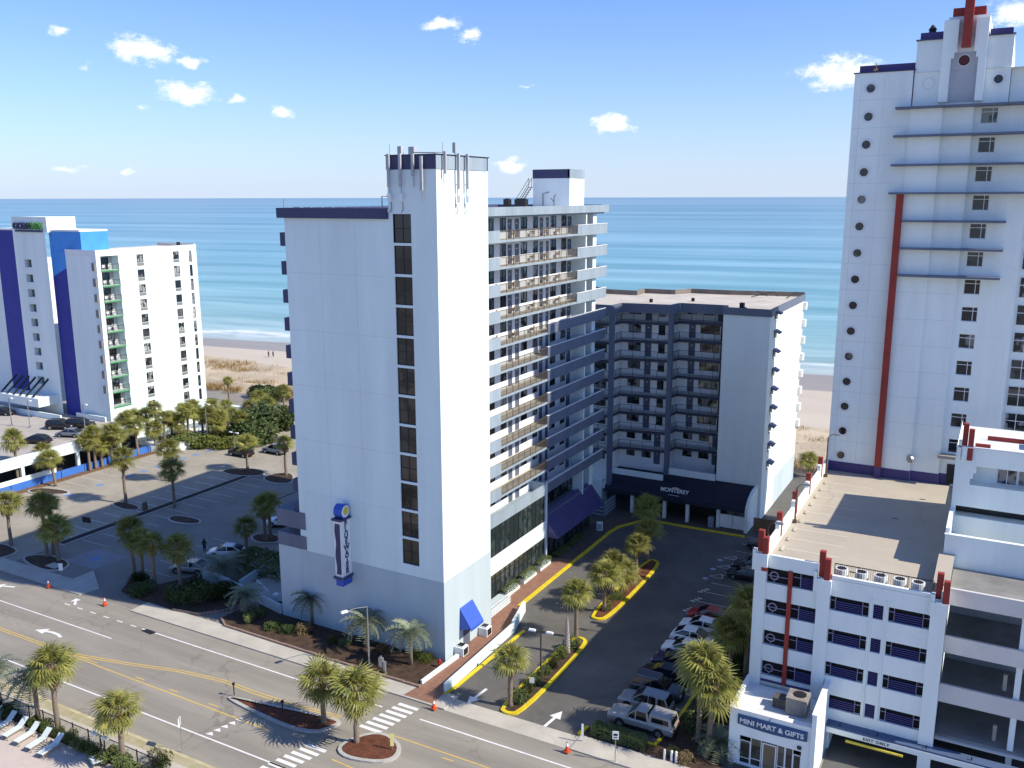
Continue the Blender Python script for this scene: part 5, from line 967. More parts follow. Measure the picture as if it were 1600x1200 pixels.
RP = MB(); RP.box(-138, -118, 128, 128.4, 0, 2.2); RP.prism([(-139, 127), (-122, 127), (-122, 128), (-139, 128)], 0, 3.2); thing(RP, 'beach_ramp_wall', stucco, 'white ramp wall between the hotel and the dunes', 'wall', None, (-130, 128, 0))

# ================================================================== palms
def frond_mesh(seed, n=17, L=1.02, pet=.85):
    g = random.Random(seed); b = MB()
    b.add([(0, -.02, 0), (0, .02, 0), (pet, .012, .1), (pet, -.012, .1)], [(0, 1, 2, 3)])
    for i in range(n):
        a = R(-125 + 250 * i / (n - 1)); l = L * (1 - .25 * abs(a) / R(125)) * g.uniform(.9, 1.1); w = .055; c, s = math.cos(a), math.sin(a); fold = .12 * abs(s)
        p0 = Vector((pet, 0, .1)); p1 = p0 + Vector((c * l * .55, s * l * .55, .05 - fold)); p2 = p0 + Vector((c * l, s * l, -.22 * l - fold - g.uniform(0, .2))); nx = Vector((-s, c, 0)) * w
        b.add([p0, p1 - nx, p1 + nx, p2], [(0, 1, 2), (1, 3, 2)])
    return b
FR = [frond_mesh(i) for i in range(3)]; FRM = [f.mesh('frond', leafs) for f in FR]; FRD = frond_mesh(9, 11, .8); FRDM = FRD.mesh('dry_frond', leafdead)
def frond_mats(n, seed):
    g = random.Random(seed); out = []
    for i in range(n):
        t = i / n; el = R(84 - 116 * t ** .95) + g.uniform(-.15, .15); az = i * 2.39996 + g.uniform(-.2, .2); s = g.uniform(.85, 1.12) * (.75 + .35 * min(1, t * 2.2))
        out.append((Matrix.Translation((0, 0, -.12 - .3 * t)) @ Matrix.Rotation(az, 4, 'Z') @ Matrix.Rotation(-el, 4, 'Y') @ Matrix.Rotation(g.uniform(-.5, .5), 4, 'X') @ Matrix.Scale(s, 4), g.randrange(3)))
    return out
def crown_mesh(seed, n=44, dead=6):
    g = random.Random(seed); b = MB()
    for M_, k in frond_mats(n, seed): b.add([M_ @ Vector(v) for v in FR[k].v], FR[k].f, 0)
    for i in range(dead):
        M_ = Matrix.Translation((0, 0, -.5)) @ Matrix.Rotation(g.uniform(0, 6.28), 4, 'Z') @ Matrix.Rotation(R(g.uniform(55, 80)), 4, 'Y') @ Matrix.Scale(.9, 4); b.add([M_ @ Vector(v) for v in FRD.v], FRD.f, 1)
    b.tube([(0, 0, -1.1), (0, 0, -.5), (0, 0, .1)], [.2, .3, .1], 8, 1)
    return b.mesh('palm_crown', [leafs, leafdead])
CROWN = [crown_mesh(20 + i, 30 + 3 * i, 6 + i) for i in range(4)]
cb = MB(); cb.tube([(0, 0, -1.1), (0, 0, -.5), (0, 0, .15)], [.2, .3, .12], 8, 0); COREM = cb.mesh('crown_core', [bootm])
def trunk_mesh(lean, boots=False, seed=0):
    g = random.Random(seed); b = MB(); n = 12
    b.tube([(lean * (i / n) ** 1.6, .02 * math.sin(i), i / n) for i in range(n + 1)], [.2 + .06 * (1 - i / n) ** 4 + g.uniform(-.008, .012) for i in range(n + 1)], 9, 0)
    return b
TRUNK = [trunk_mesh(l, seed=i).mesh('palm_trunk', trunkm, smooth=True) for i, l in enumerate((0, .35, -.35, .9, -.9))]
LEAN = (0, .35, -.35, .9, -.9)
def palm(bp, cp, label, big=False, s=1.0, lean=0, group='sabal palms', boots=False):
    base = at_z(*bp); h = max(1.5, hgt(base, cp[1])); k = rnd.randrange(4)
    r = root('sabal_palm', label, 'palm tree', base, 0, group)
    link('trunk', TRUNK[lean], r, (0, 0, 0), 0, (1, 1, h))
    if boots:
        bb = MB()
        for i in range(46):
            z = .4 + (h - .8) * i / 46; a = i * 2.4; bb.add([(.19 * math.cos(a - .35), .19 * math.sin(a - .35), z), (.19 * math.cos(a + .35), .19 * math.sin(a + .35), z), (.34 * math.cos(a), .34 * math.sin(a), z + .3)], [(0, 1, 2)])
        link('boots', bb.mesh('boots', bootm), r)
    tip = (LEAN[lean], 0, h); s = s * rnd.uniform(.84, .98); rz = rnd.uniform(0, 6.28)
    if not big: link('crown', CROWN[k], r, tip, rz, (s * rnd.uniform(.92, 1.12), s * rnd.uniform(.92, 1.12), s * rnd.uniform(.85, 1.15))); return r
    c = link('crown', COREM, r, tip, rz, (s, s, s))
    for M_, f in frond_mats(34, 50 + int(base.x * 7) % 40): o = link('frond', FRM[f], c); o.matrix_local = M_
    for i in range(6): o = link('dry_frond', FRDM, c); o.matrix_local = Matrix.Translation((0, 0, -.5)) @ Matrix.Rotation(i * 1.1, 4, 'Z') @ Matrix.Rotation(R(rnd.uniform(50, 78)), 4, 'Y') @ Matrix.Scale(.9, 4)
    return r
for a in [((506, 1132), (505, 1058), 'big sabal palm on the pointed road median', True, 1.45), ((557, 1162), (557, 1074), 'big sabal palm on the rounded road median at the crossing', True, 1.45),
          ((91.5, 1145), (86, 1036), 'tall sabal palm by the pool fence with golden lower fronds', True, 1.3), ((193.5, 1196), (197, 1106), 'sabal palm near the fence corner by the pool gate', True, 1.25),
          ((1091, 1162), (1093, 1030), 'smooth-trunked sabal palm left of the shop', True, 1.35), ((797.6, 1105), (797, 1026), 'sabal palm at the street end of the yellow-kerbed island', True, 1.05),
          ((900, 997), (903, 923), 'sabal palm at the rear end of the entrance island', True, 1.2), ((944, 957), (946, 893), 'foremost palm of the middle drive island', True, 1.3), ((969, 930), (972, 890), 'leaning palm in the middle drive island', False, 1.15, 1), ((956, 938), (958, 878), 'second palm of the middle drive island', False, 1.2),
          ((994, 897), (983, 848), 'shaded palm in the middle drive island', False, 1.1), ((1011, 876), (1001, 824), 'rear palm of the middle drive island', False, 1.1), ((1012, 838), (1010, 788), 'palm standing before the dark purple awning', False, 1.25),
          ((1164, 1070), (1151, 940), 'tall shaded palm against the garage corner', True, 1.5), ((1140, 1062), (1122, 985), 'shaded palm beside the parked white cars', False, 1.4), ((1150, 1030), (1150, 985), 'low shaded palm behind the parked cars', False, 1.3)]: palm(*a)
palm((1106, 1178), (1128, 1066), 'rough-booted sabal palm in front of the shop', True, 1.5, 1, boots=True)
for a in [((30, 764), (28, 684), 'tall palm before the blue wall, leftmost', False, 1.25), ((70, 752), (64, 702), 'short palm by the blue wall behind the leaning one', False, 1.1), ((87, 760), (84, 717), 'leaning palm on the island by the blue wall', False, 1.15, 4),
          ((141, 736), (139, 686), 'palm against the blue wall under the white parapet', False, 1.2), ((160, 730), (165, 694), 'palm with yellowish crown by the car deck parapet', False, 1.15), ((186, 724), (181, 678), 'palm behind the oval-island palm at the parapet', False, 1.2),
          ((197, 787), (198, 713), 'palm on the small oval island', False, 1.3), ((266, 752), (265, 700), 'sunlit palm behind the shaded strip palm', False, 1.25), ((273, 793), (268, 730), 'dark palm on the mulch strip', False, 1.25), ((387, 735), (384, 690), 'shaded palm on the far oval island', False, 1.2), ((447, 744), (445, 690), 'shaded palm right beside the tower balconies', False, 1.2),
          ((18, 854), (16, 784), 'sunlit palm at the left edge of the photo', False, 1.3), ((74, 872), (66, 784), 'shaded palm left on the entrance island', False, 1.15), ((84, 866), (87, 786), 'shaded palm middle of the entrance island', False, 1.1), ((92, 878), (92, 822), 'bushy low palm on the entrance island', False, 1.3),
          ((210, 897), (206, 826), 'left palm of the dark corner group', False, 1.3), ((224, 905), (222, 842), 'middle palm of the dark corner group', False, 1.1), ((242, 917), (246, 846), 'right palm of the dark corner group', False, 1.15), ((282, 918), (281, 853), 'palm in front of the silver saloon', False, 1.3),
          ((415, 846), (413, 788), 'left of the twin palms beside the tower', False, 1.25), ((423, 842), (424, 780), 'right of the twin palms beside the tower', False, 1.1), ((386, 864), (379, 820), 'short shaded palm near the white saloon', False, 1.15),
          ((138, 668), (128, 622), 'palm before the blue-and-white hotel corner', False, 1.15, 4), ((75, 655), (67, 615), 'palm at the hotel entrance canopy', False, 1.2), ((200, 700), (190, 655), 'palm at the foot of the green balconies', False, 1.25), ((211, 694), (207, 650), 'second palm at the foot of the green balconies', False, 1.25), ((251, 696), (238, 636), 'tall leaning palm before the sunny hotel wall', False, 1.2, 4), ((232, 694), (222, 646), 'thin palm left of the tall leaning one', False, 1.0), ((270, 690), (266, 652), 'palm by the pool chairs of the hotel', False, 1.15), ((288, 682), (286, 640), 'palm left of the close pair at the hotel corner', False, 1.0), ((305, 683), (304, 636), 'palm of the close pair at the hotel corner', False, 1.2),
          ((318, 690), (316, 648), 'palm below the hotel corner by the hedge', False, 1.1), ((334, 676), (332, 634), 'palm at the right end of the hotel row', False, 1.2), ((340, 692), (340, 662), 'low palm in the hedge beside the lamp', False, 1.2), ((365, 675), (364, 646), 'palm left of the dark thicket', False, 1.1), ((389, 662), (387, 634), 'palm behind the dark thicket', False, 1.1), ((405, 646), (406, 618), 'palm nearest the dunes', False, 1.2), ((444, 634), (443, 608), 'palm touching the tower edge near the dunes', False, 1.2), ((358, 626), (358, 594), 'thin palm beside the white beach ramp', False, .9), ((1263, 745), (1258, 716), 'palm behind the garage wall by the beach', False, 1.2)]: palm(*a)
for i, (bx, by, cy, sc) in enumerate([(150, 733, 676, 1.2), (176, 727, 672, 1.25), (216, 712, 664, 1.25), (244, 706, 668, 1.2), (258, 700, 650, 1.2), (280, 697, 660, 1.2), (296, 694, 640, 1.25), (326, 690, 646, 1.25), (348, 690, 652, 1.25), (376, 684, 650, 1.2), (352, 668, 634, 1.2), (420, 664, 628, 1.2)]): palm((bx, by), (bx - 2 + 4 * (i % 2), cy), 'fan palm in the thick row between car park and hotel, %s from the left' % (ORD + ('twelfth',))[i], False, sc, (0, 1, 2)[i % 3])
# feather palms (pindo)
def pindo_frond(seed):
    g = random.Random(seed); b = MB(); pts = [Vector((1.9 * t * (1 - .18 * t), 0, .95 * t - 1.75 * t * t)) for t in [i / 9 for i in range(10)]]
    b.tube(pts, [.03 - .0025 * i for i in range(10)], 4, 0, False)
    for i in range(1, 10):
        for q_ in (0, .5):
            if i == 9 and q_: continue
            p = pts[i].lerp(pts[min(i + 1, 9)], q_); l = .55 * (1 - .5 * abs(i / 9 - .45))
            for s in (-1, 1): e = p + Vector((.28 * l, s * l * .8, .22 * l - g.uniform(0, .2))); w = Vector((.05, 0, 0)); b.add([p - w, p + w, e], [(0, 1, 2)])
    return b
PF = pindo_frond(1)
def pindo_crown(seed, n=34):
    g = random.Random(seed); b = MB()
    for i in range(n):
        t = i / n; M_ = Matrix.Rotation(i * 2.39996 + g.uniform(-.2, .2), 4, 'Z') @ Matrix.Rotation(-R(50 - 75 * t), 4, 'Y') @ Matrix.Scale(g.uniform(.85, 1.1), 4); b.add([M_ @ Vector(v) for v in PF.v], PF.f)
    b.tube([(0, 0, -.4), (0, 0, .1)], [.22, .1], 8, 1); return b.mesh('feather_crown', [leafp, bootm])
PC = [pindo_crown(3 + i) for i in range(2)]
for i, (bp, cp, lab, s) in enumerate([((489, 976), (482, 936), 'grey-green feather palm at the left end of the street wall', .95), ((572, 1014), (567, 972), 'grey-green feather palm behind the street lamp', 1.05), ((642, 1041), (638, 990), 'grey-green feather palm nearest the tower corner', .95), ((386, 962), (384, 930), 'shaded feather palm by the low grey wall', .9), ((61, 1132), (54, 1062), 'dark feather palm by the pool fence', 1.05), ((-4, 1110), (0, 1048), 'feather palm cut by the left photo edge', .9), ((352, 905), (352, 885), 'low shaded feather palm behind the silver saloon', 1.2), ((1122, 1178), (1124, 1160), 'low fan palm at the shop corner', .9)]):
    base = at_z(*bp); h = max(.7, hgt(base, cp[1])); r = root('feather_palm', lab, 'palm tree', base, 0, 'feather palms')
    t = MB(); t.tube([(0, 0, 0), (0, 0, h * .5), (0, 0, h)], [.24, .19, .2], 9); link('trunk', t.mesh('trunk', trunkm, smooth=True), r); link('crown', PC[i % 2], r, (0, 0, h), rnd.uniform(0, 6), (s * 1.3, s * 1.3, s * 1.25))
# shrubs: leafy clumps with gaps
def shrub_mesh(seed, m, n=1500, box=False):
    g = random.Random(seed); b = MB(); lobes = [(Vector((g.uniform(-.5, .5), g.uniform(-.5, .5), g.uniform(.3, .65))), g.uniform(.35, .55)) for _ in range(7)]
    for _ in range(n):
        c, r_ = lobes[g.randrange(7)]; d = Vector((g.gauss(0, 1), g.gauss(0, 1), g.gauss(0, 1))).normalized(); p = c + d * r_ * g.uniform(.7, 1.05)
        if box: p = Vector((g.uniform(-1, 1), g.uniform(-1, 1), g.uniform(.1, 1))); k = g.randrange(3); p[k] = (1 if k == 2 or g.random() < .5 else -1) * g.uniform(.9, 1.05)
        if p.z < .02: p.z = g.uniform(.02, .3)
        t = Vector((g.gauss(0, 1), g.gauss(0, 1), g.gauss(0, 1))).normalized(); u = t.orthogonal().normalized(); s = g.uniform(.045, .085)
        b.add([p - t * s, p + u * s * .6, p + t * s, p - u * s * .6], [(0, 1, 2, 3)])
    return b.mesh('foliage', m)
def stem_mesh():
    b = MB()
    for i in range(7): a = i * .9; b.tube([(.05 * math.cos(a), .05 * math.sin(a), 0), (.4 * math.cos(a), .4 * math.sin(a), .5)], [.03, .012], 5)
    return b.mesh('stems', bootm)
STEM = stem_mesh(); SH = {'g': [shrub_mesh(i, leafb) for i in range(3)], 'y': [shrub_mesh(8, leafy)], 'b': [shrub_mesh(9, leafbr, 1100)], 'h': [shrub_mesh(11, leafb, 2600, True)], 'o': [shrub_mesh(12, mat('dark_oak_leaf', (.035, .058, .014), .6, .3, 1, rgb2=(.08, .11, .03), trans=.15), 2600)]}
def shrub(p, w, h, label, kind='g', z=.12, group='shrubs', d=None):
    p = Vector(p); r = root('shrub', label, 'shrub', (p.x, p.y, z), 0, group); rz = rnd.uniform(0, 6.28) if d is None and kind != 'h' else 0
    link('foliage', rnd.choice(SH[kind]), r, (0, 0, 0), rz, (w, d or w, h)); link('stems', STEM, r, (0, 0, 0), 0, (w, d or w, h)); return r
for i, (yy, s) in enumerate(((63.9, 1.25), (65.6, 1.25), (67.3, .95), (69.1, .95), (70.9, 1.0), (72.9, 1.15), (75.0, 1.2))): shrub((-34.35, yy), s * .85, s * 1.0, 'rounded green shrub on the entrance island, %s from the street' % ('first', 'second', 'third', 'fourth', 'fifth', 'sixth', 'seventh')[i], 'g')
for yy, lab in ((84.6, 'front shrub at the foot of the middle island palms'), (87.2, 'second shrub at the foot of the middle island palms')): shrub((-34.5, yy), .9, 1.0, lab)
for i, (px, py, w, h, k, lab) in enumerate([(478, 992, 1.15, 1.35, 'b', 'round brown shrub below the left feather palm'), (521, 1007, .7, .95, 'g', 'small green shrub left of the street lamp'), (540, 1010, .7, .8, 'g', 'small dark shrub right beside the lit one by the lamp'), (599, 1022, .8, .9, 'b', 'small brown shrub between two feather palms'), (668, 1038, .95, 1.0, 'y', 'clipped yellow-green shrub near the hydrant'), (649, 1030, .8, .9, 'g', 'dark shrub behind the feather palm nearest the corner'), (386, 975, .9, 1.2, 'g', 'shaded shrub at the tip of the street bed'), (404, 966, .9, 1.2, 'g', 'shaded yellowish shrub by the low grey wall'), (430, 985, 1.2, 1.0, 'o', 'dark low shrub left in the street bed'), (452, 992, 1.2, 1.0, 'o', 'dark low shrub second in the street bed'),
     (212, 915, 1.6, 1.5, 'o', 'dark shrub under the corner palm group'), (228, 928, 1.9, 1.4, 'o', 'wide dark shrub at the pavement corner'), (276, 938, 1.9, 1.7, 'o', 'dark round shrub left of the big corner bush'), (316, 944, 2.3, 2.0, 'g', 'big rounded green bush in the corner bed'), (345, 935, 2.2, 1.9, 'o', 'big dark bush beside the low grey wall'), (300, 922, 1.5, 1.2, 'o', 'dark shrub behind the big corner bush'),
     (1122, 1172, 1.2, 1.1, 'y', 'sunlit spiky shrub at the shop corner'), (1072, 1190, 1.0, .7, 'b', 'dry grass clump by the street entrance bed'), (1050, 1185, .8, .7, 'g', 'grey-green shrub in the street entrance bed'), (1100, 1140, 1.8, 1.9, 'o', 'dark rounded shrub behind the pickup'), (1116, 1110, 1.8, 1.8, 'o', 'dark shrub under the shaded garage palms'), (1145, 1085, 2.0, 2.2, 'o', 'dark bush at the garage wall foot'), (1158, 1050, 2, 2.5, 'o', 'tall dark bush along the garage wall'),
     (250, 1198, 1.3, 1.3, 'g', 'round bush at the bottom edge near the fence gate'), (181, 1180, .7, .8, 'y', 'bright yellow-green shrub near the pool lamp'), (70, 1138, .7, .8, 'y', 'yellow-green shrub at the foot of the dark feather palm')]): shrub(at_z(px, py), w, h, lab, k)
for i in range(9): shrub((-68.6 + 1.6 * i, 41.05 - .35 * (i > 3)), .62 + .35 * (i > 3), 1.0 + .2 * (i % 2), 'clipped green hedge plant along the pool fence, %s from the loungers' % ORD[i], 'g', group='hedge plants along the pool fence')
for i in range(3): shrub((-76.2 + 2.2 * i, 41.1), 1.0, 1.3, 'dark green hedge plant behind the pool loungers, %s from the photo edge' % ORD[i], 'o', group='hedge plants behind the loungers')
for (yc, L, lab) in ((83.3, 1.6, 'low hedge in the planter nearest the ramp'), (87.6, 1.5, 'low hedge in the middle planter'), (91.6, 1.3, 'low hedge in the planter nearest the metal awning'), (96.5, 1.6, 'shaded low hedge under the metal awning, near'), (101, 1.8, 'shaded low hedge under the metal awning, far')): shrub((-45.75, yc), .42, .65, lab, 'h', .5 if yc < 93 else 0, 'lobby hedges', L)
shrub((-24.3, 62.7), 2.2, 1.0, 'clipped hedge between the pickup and the street', 'h', .1, 'hedges', .55)
p = at_z(425, 898); shrub(p, 4.5, 2.3, 'long dark hedge beside the white saloon', 'h', 0, 'hedges', 1.6)
for i, (px, py, w, h, lab) in enumerate([(417, 672, 7, 5.5, 'large dark spreading thicket behind the car park'), (395, 690, 5, 4.2, 'dark lower thicket beside the far palms'), (450, 672, 5, 5, 'dark thicket touching the tower'), (335, 690, 4.2, 2.6, 'sunlit hedge mass below the hotel palms, right'), (300, 695, 4.2, 2.4, 'sunlit hedge mass below the hotel palms, middle'), (360, 690, 3.5, 2.6, 'sunlit hedge mass beside the thicket'), (262, 700, 3.2, 2.2, 'sunlit hedge mass below the hotel palms, left'), (318, 697, 3.2, 2.4, 'sunlit hedge mass at the pool terrace edge'), (352, 698, 3, 2.0, 'golden-green hedge clump before the thicket'), (430, 628, 5, 3.6, 'dark bush near the dunes'), (405, 622, 4.5, 3, 'rounded bush at the dune path')]): shrub(at_z(px, py), w, h, lab, 'o' if i < 3 or i > 8 else 'y' if i > 5 else 'g', 0, 'thicket bushes')

# ================================================================== cars
CARM = {}
def paint(n, c, metal=.0): return mat('car_paint_' + n, c, .28, .03, 1, metal=metal, spec=.6)
def car(loc, rz, kind, pm, label, group='parked cars'):
    r = root({'pickup': 'pickup_truck', 'suv': 'suv', 'sedan': 'saloon_car'}[kind], label, 'pickup' if kind == 'pickup' else 'car', loc, rz, group)
    P_ = {'sedan': dict(L=4.7, w=.9, prof=[(-2.32, .62, .78), (-2.1, .88, .88), (-1.35, .98, .9), (.9, .95, .9), (2.0, .78, .88), (2.28, .66, .8), (2.36, .5, .72)], cab=[(-1.95, .96), (-1.05, 1.41), (.3, 1.45), (1.3, .95)], hw=.9),
          'suv': dict(L=4.8, w=.95, prof=[(-2.35, .95, .84), (-2.2, 1.05, .93), (-1.3, 1.1, .96), (.95, 1.08, .96), (2.05, .98, .93), (2.3, .85, .86), (2.38, .6, .78)], cab=[(-2.25, 1.08), (-1.95, 1.70), (.2, 1.74), (1.15, 1.08)], hw=.95),
          'pickup': dict(L=5.8, w=1.0, prof=[(-2.9, .98, .93), (-2.8, 1.12, .97), (-1.3, 1.14, .98), (1.1, 1.14, .98), (2.6, 1.06, .96), (2.86, .95, .9), (2.92, .65, .84)], cab=[(-.75, 1.12), (-.62, 1.80), (.42, 1.82), (1.25, 1.12)], hw=.98)}[kind]
    b = MB(); zb = .26 if kind == 'sedan' else .36; rings = []
    for x, zt, hw in P_['prof']: rings.append([(x, -hw * .93, zb), (x, -hw, zb + .2), (x, -hw * 1.0, zt - .2), (x, -hw * .94, zt - .05), (x, -hw * .7, zt), (x, hw * .7, zt), (x, hw * .94, zt - .05), (x, hw, zt - .2), (x, hw, zb + .2), (x, hw * .93, zb)])
    n = 10; vs = [v for rg in rings for v in rg]; fs = [(i * n + k, i * n + (k + 1) % n, (i + 1) * n + (k + 1) % n, (i + 1) * n + k) for i in range(len(rings) - 1) for k in range(n)] + [tuple(range(n))[::-1], tuple(range((len(rings) - 1) * n, len(rings) * n))]
    fs = [f[::-1] for f in fs]; b.add(vs, fs)
    (xa, za), (xb, z1), (xc, z2), (xd, zd) = P_['cab']; w0, w1 = P_['hw'] * .93, P_['hw'] * .76
    # roof panel and pillars in body colour
    b.add([(xb, -w1, z1), (xc, -w1, z2), (xc, w1, z2), (xb, w1, z1), (xb + .1, -w1 * .85, z1 + .045), (xc - .1, -w1 * .85, z2 + .045), (xc - .1, w1 * .85, z2 + .045), (xb + .1, w1 * .85, z1 + .045)], [(4, 5, 6, 7), (0, 1, 5, 4), (1, 2, 6, 5), (2, 3, 7, 6), (3, 0, 4, 7)])
    for s in (-1, 1):
        def bar(p, q_, w=.06): b.add([(p[0] - w, s * p[1], p[2]), (p[0] + w, s * p[1], p[2]), (q_[0] + w, s * q_[1], q_[2]), (q_[0] - w, s * q_[1], q_[2])], [(0, 1, 2, 3) if s < 0 else (3, 2, 1, 0)])
        bar((xa, w0 + .012, za), (xb, w1 + .012, z1), .09); bar((xd, w0 + .012, zd), (xc, w1 + .012, z2)); mid_ = (xa + xd) / 2 + .1; zr = z1 + (z2 - z1) * (mid_ - xb) / (xc - xb); bar((mid_, w0 + .014, (za + zd) / 2), (mid_, w1 + .014, zr), .05)
        if kind == 'suv': bar((-1.25, w0 + .014, za), (-1.2, w1 + .014, z1 + .01), .1 if kind == 'suv' else .16)
    body = link('body', b.mesh('body', pm, smooth=False), r)
    g = MB(); g.quad((xd - .02, -w0 * .97, zd), (xd - .02, w0 * .97, zd), (xc, w1 * .97, z2 - .01), (xc, -w1 * .97, z2 - .01)); link('windscreen', g.mesh('windscreen', carglass), r)
    g = MB(); g.quad((xa + .02, w0 * .97, za), (xa + .02, -w0 * .97, za), (xb, -w1 * .97, z1 - .01), (xb, w1 * .97, z1 - .01)); link('rear_window', g.mesh('rear_window', carglass), r)
    for s in (-1, 1): g = MB(); q_ = [(xa, s * w0, za), (xd, s * w0, zd), (xc, s * w1, z2), (xb, s * w1, z1)]; g.quad(*(q_ if s < 0 else q_[::-1])); link('side_window', g.mesh('side_window', carglass), r)
    wr = .33 if kind == 'sedan' else .38; wx = P_['L'] * .295
    if 'wheel%s' % wr not in CARM:
        t = MB(); t.tube([(0, -.11, 0), (0, .11, 0)], wr, 16); rm_ = MB(); rm_.tube([(0, -.125, 0), (0, .125, 0)], wr * .62, 12); CARM['wheel%s' % wr] = (t.mesh('tyre', tyrem), rm_.mesh('rim', rimm))
    for x in (-wx, wx):
        for s in (-1, 1): o = link('wheel', CARM['wheel%s' % wr][0], r, (x, s * (P_['hw'] - .08), wr)); link('rim', CARM['wheel%s' % wr][1], o)
    if 'arch%s' % kind not in CARM: t = MB(); t.tube([(0, -P_['hw'] - .006, 0), (0, P_['hw'] + .006, 0)], wr + .075, 16); CARM['arch%s' % kind] = t.mesh('wheel_arch', tyrem)
    for x in (-wx, wx): link('wheel_arch', CARM['arch%s' % kind], body, (x, 0, wr + .02))
    h = MB(); h.box(-wx + wr, wx - wr, -P_['hw'] - .008, P_['hw'] + .008, zb - .02, zb + .12); link('sill', h.mesh('sill', tyrem), body)
    for x in (.1, -.75): h = MB(); h.box(x - .008, x + .008, -P_['hw'] - .004, P_['hw'] + .004, zb + .12, .86); link('door_seam', h.mesh('door_seam', tyrem), body)
    xf = P_['prof'][-2][0]; xr = P_['prof'][0][0]; zl = P_['prof'][-2][1]
    for s in (-1, 1):
        h = MB(); h.box(xf - .12, xf + .05, s * .62 - .17, s * .62 + .17, zl - .2, zl - .04); link('headlight', h.mesh('headlight', headm), r)
        h = MB(); h.box(xr - .02, xr + .1, s * .64 - .15, s * .64 + .15, P_['prof'][0][1] - .25, P_['prof'][0][1] - .05); link('taillight', h.mesh('taillight', tailm), r)
        h = MB(); h.box(xd - .35, xd - .2, s * (w0 + .1) - .09, s * (w0 + .1) + .09, zd + .02, zd + .16); link('mirror', h.mesh('mirror', pm), r)
    h = MB(); h.box(xf - .05, xf + .09, -.5, .5, zb + .05, zb + .28); link('grille', h.mesh('grille', tyrem), r)
    h = MB(); h.box(xr - .06, xr + .03, -.8, .8, zb + .02, zb + .2); link('bumper', h.mesh('bumper', pm if kind == 'sedan' else tyrem), r)
    if kind == 'pickup':
        h = MB(); h.add([(-2.85, -.93, 1.1), (-.8, -.93, 1.1), (-.8, .93, 1.1), (-2.85, .93, 1.1), (-2.7, -.78, 1.78), (-.84, -.78, 1.84), (-.84, .78, 1.84), (-2.7, .78, 1.78), (-2.55, -.6, 1.86), (-.95, -.6, 1.91), (-.95, .6, 1.91), (-2.55, .6, 1.86)], [(0, 1, 5, 4), (1, 2, 6, 5), (2, 3, 7, 6), (3, 0, 4, 7), (4, 5, 9, 8), (5, 6, 10, 9), (6, 7, 11, 10), (7, 4, 8, 11), (8, 9, 10, 11)]); cp_ = link('bed_cap', h.mesh('bed_cap', pm), r)
        for s in (-1, 1): h = MB(); q_ = [(-2.55, s * .905, 1.25), (-1.05, s * .905, 1.25), (-1.05, s * .82, 1.66), (-2.5, s * .82, 1.64)]; h.quad(*(q_ if s < 0 else q_[::-1])); link('cap_window', h.mesh('cap_window', carglass), cp_)
        h = MB(); h.quad((-2.84, .7, 1.25), (-2.84, -.7, 1.25), (-2.75, -.62, 1.66), (-2.75, .62, 1.66)); link('cap_rear_window', h.mesh('cap_rear_window', carglass), cp_)
    if kind == 'suv': h = MB(); [h.box(xb + .1, xc - .1, s * w1 * .85 - .02, s * w1 * .85 + .02, z1 + .05, z1 + .1) for s in (-1, 1)]; link('roof_rail', h.mesh('roof_rail', greymetal), r)
    return r
silver = paint('silver', (.36, .35, .33), .3); silverb = paint('silver_blue', (.25, .27, .29), .3); dgrey = paint('dark_grey', (.06, .062, .07), .2); blackp = paint('black', (.012, .012, .014)); whitec = paint('white', (.72, .73, .74)); purp = paint('dark_purple', (.03, .02, .07), .2); redc = paint('red', (.3, .02, .02)); champ = paint('champagne', (.33, .31, .28), .3)
row = [('pickup', silver, -1, 'silver pickup with a covered bed beside the street hedge'), ('suv', silverb, -1, 'silver-grey SUV parked next to the silver pickup'), ('suv', dgrey, 1, 'dark grey SUV parked nose to the garage'), ('sedan', blackp, -1, 'black saloon half hidden beside the purple car'), ('sedan', purp, -1, 'dark purple saloon in the row of parked cars'), ('sedan', whitec, -1, 'white saloon next to the purple car'), ('sedan', whitec, 1, 'white saloon, middle of the three white cars'), ('sedan', whitec, -1, 'white saloon farthest of the three white cars'), ('sedan', redc, -1, 'red car half hidden behind the shaded palms')]
for i, (k, pm, d, lab) in enumerate(row): car((-24.1 + (.6 if k == 'pickup' else 0) + rnd.uniform(-.2, .3), 65.7 + ST * i, .01), 0 if d > 0 else math.pi, k, pm, lab, 'cars parked along the garage')
for yy, k, lab in ((100.0, 'sedan', 'black saloon in the accessible bay, nearer'), (103.0, 'sedan', 'black saloon in the accessible bay, farther'), (110.0, 'suv', 'black SUV at the end of the row near the awning')): car((-23.3, yy, .01), math.pi, k, blackp, lab, 'cars parked along the garage')
for (px, py, rz, k, pm, lab, z) in [(355, 868, R(208), 'sedan', whitec, 'white saloon in the shaded car park with a person beside it', .012), (298, 893, R(198), 'sedan', champ, 'silver saloon in the shaded car park behind the palm', .012), (377, 712, R(180), 'suv', blackp, 'dark SUV behind the palm at the far car park end', .012), (430, 708, R(180), 'suv', silverb, 'grey SUV at the far car park end', .012), (444, 822, R(200), 'suv', whitec, 'white car partly hidden below the tower balcony', .012),
     (95, 670, R(25), 'suv', blackp, 'black SUV on the hotel car deck, left', 4.41), (127, 668, R(25), 'suv', blackp, 'black SUV on the hotel car deck, right', 4.41), (110, 682, R(200), 'sedan', silverb, 'silver hatchback on the hotel car deck', 4.41), (58, 692, R(200), 'sedan', blackp, 'dark car behind the parapet of the hotel deck', 4.41), (4, 648, R(20), 'sedan', blackp, 'dark car at the photo edge on the hotel deck', 4.41)]:
    p = at_z(px, py, z); car(p, rz, k, pm, lab)

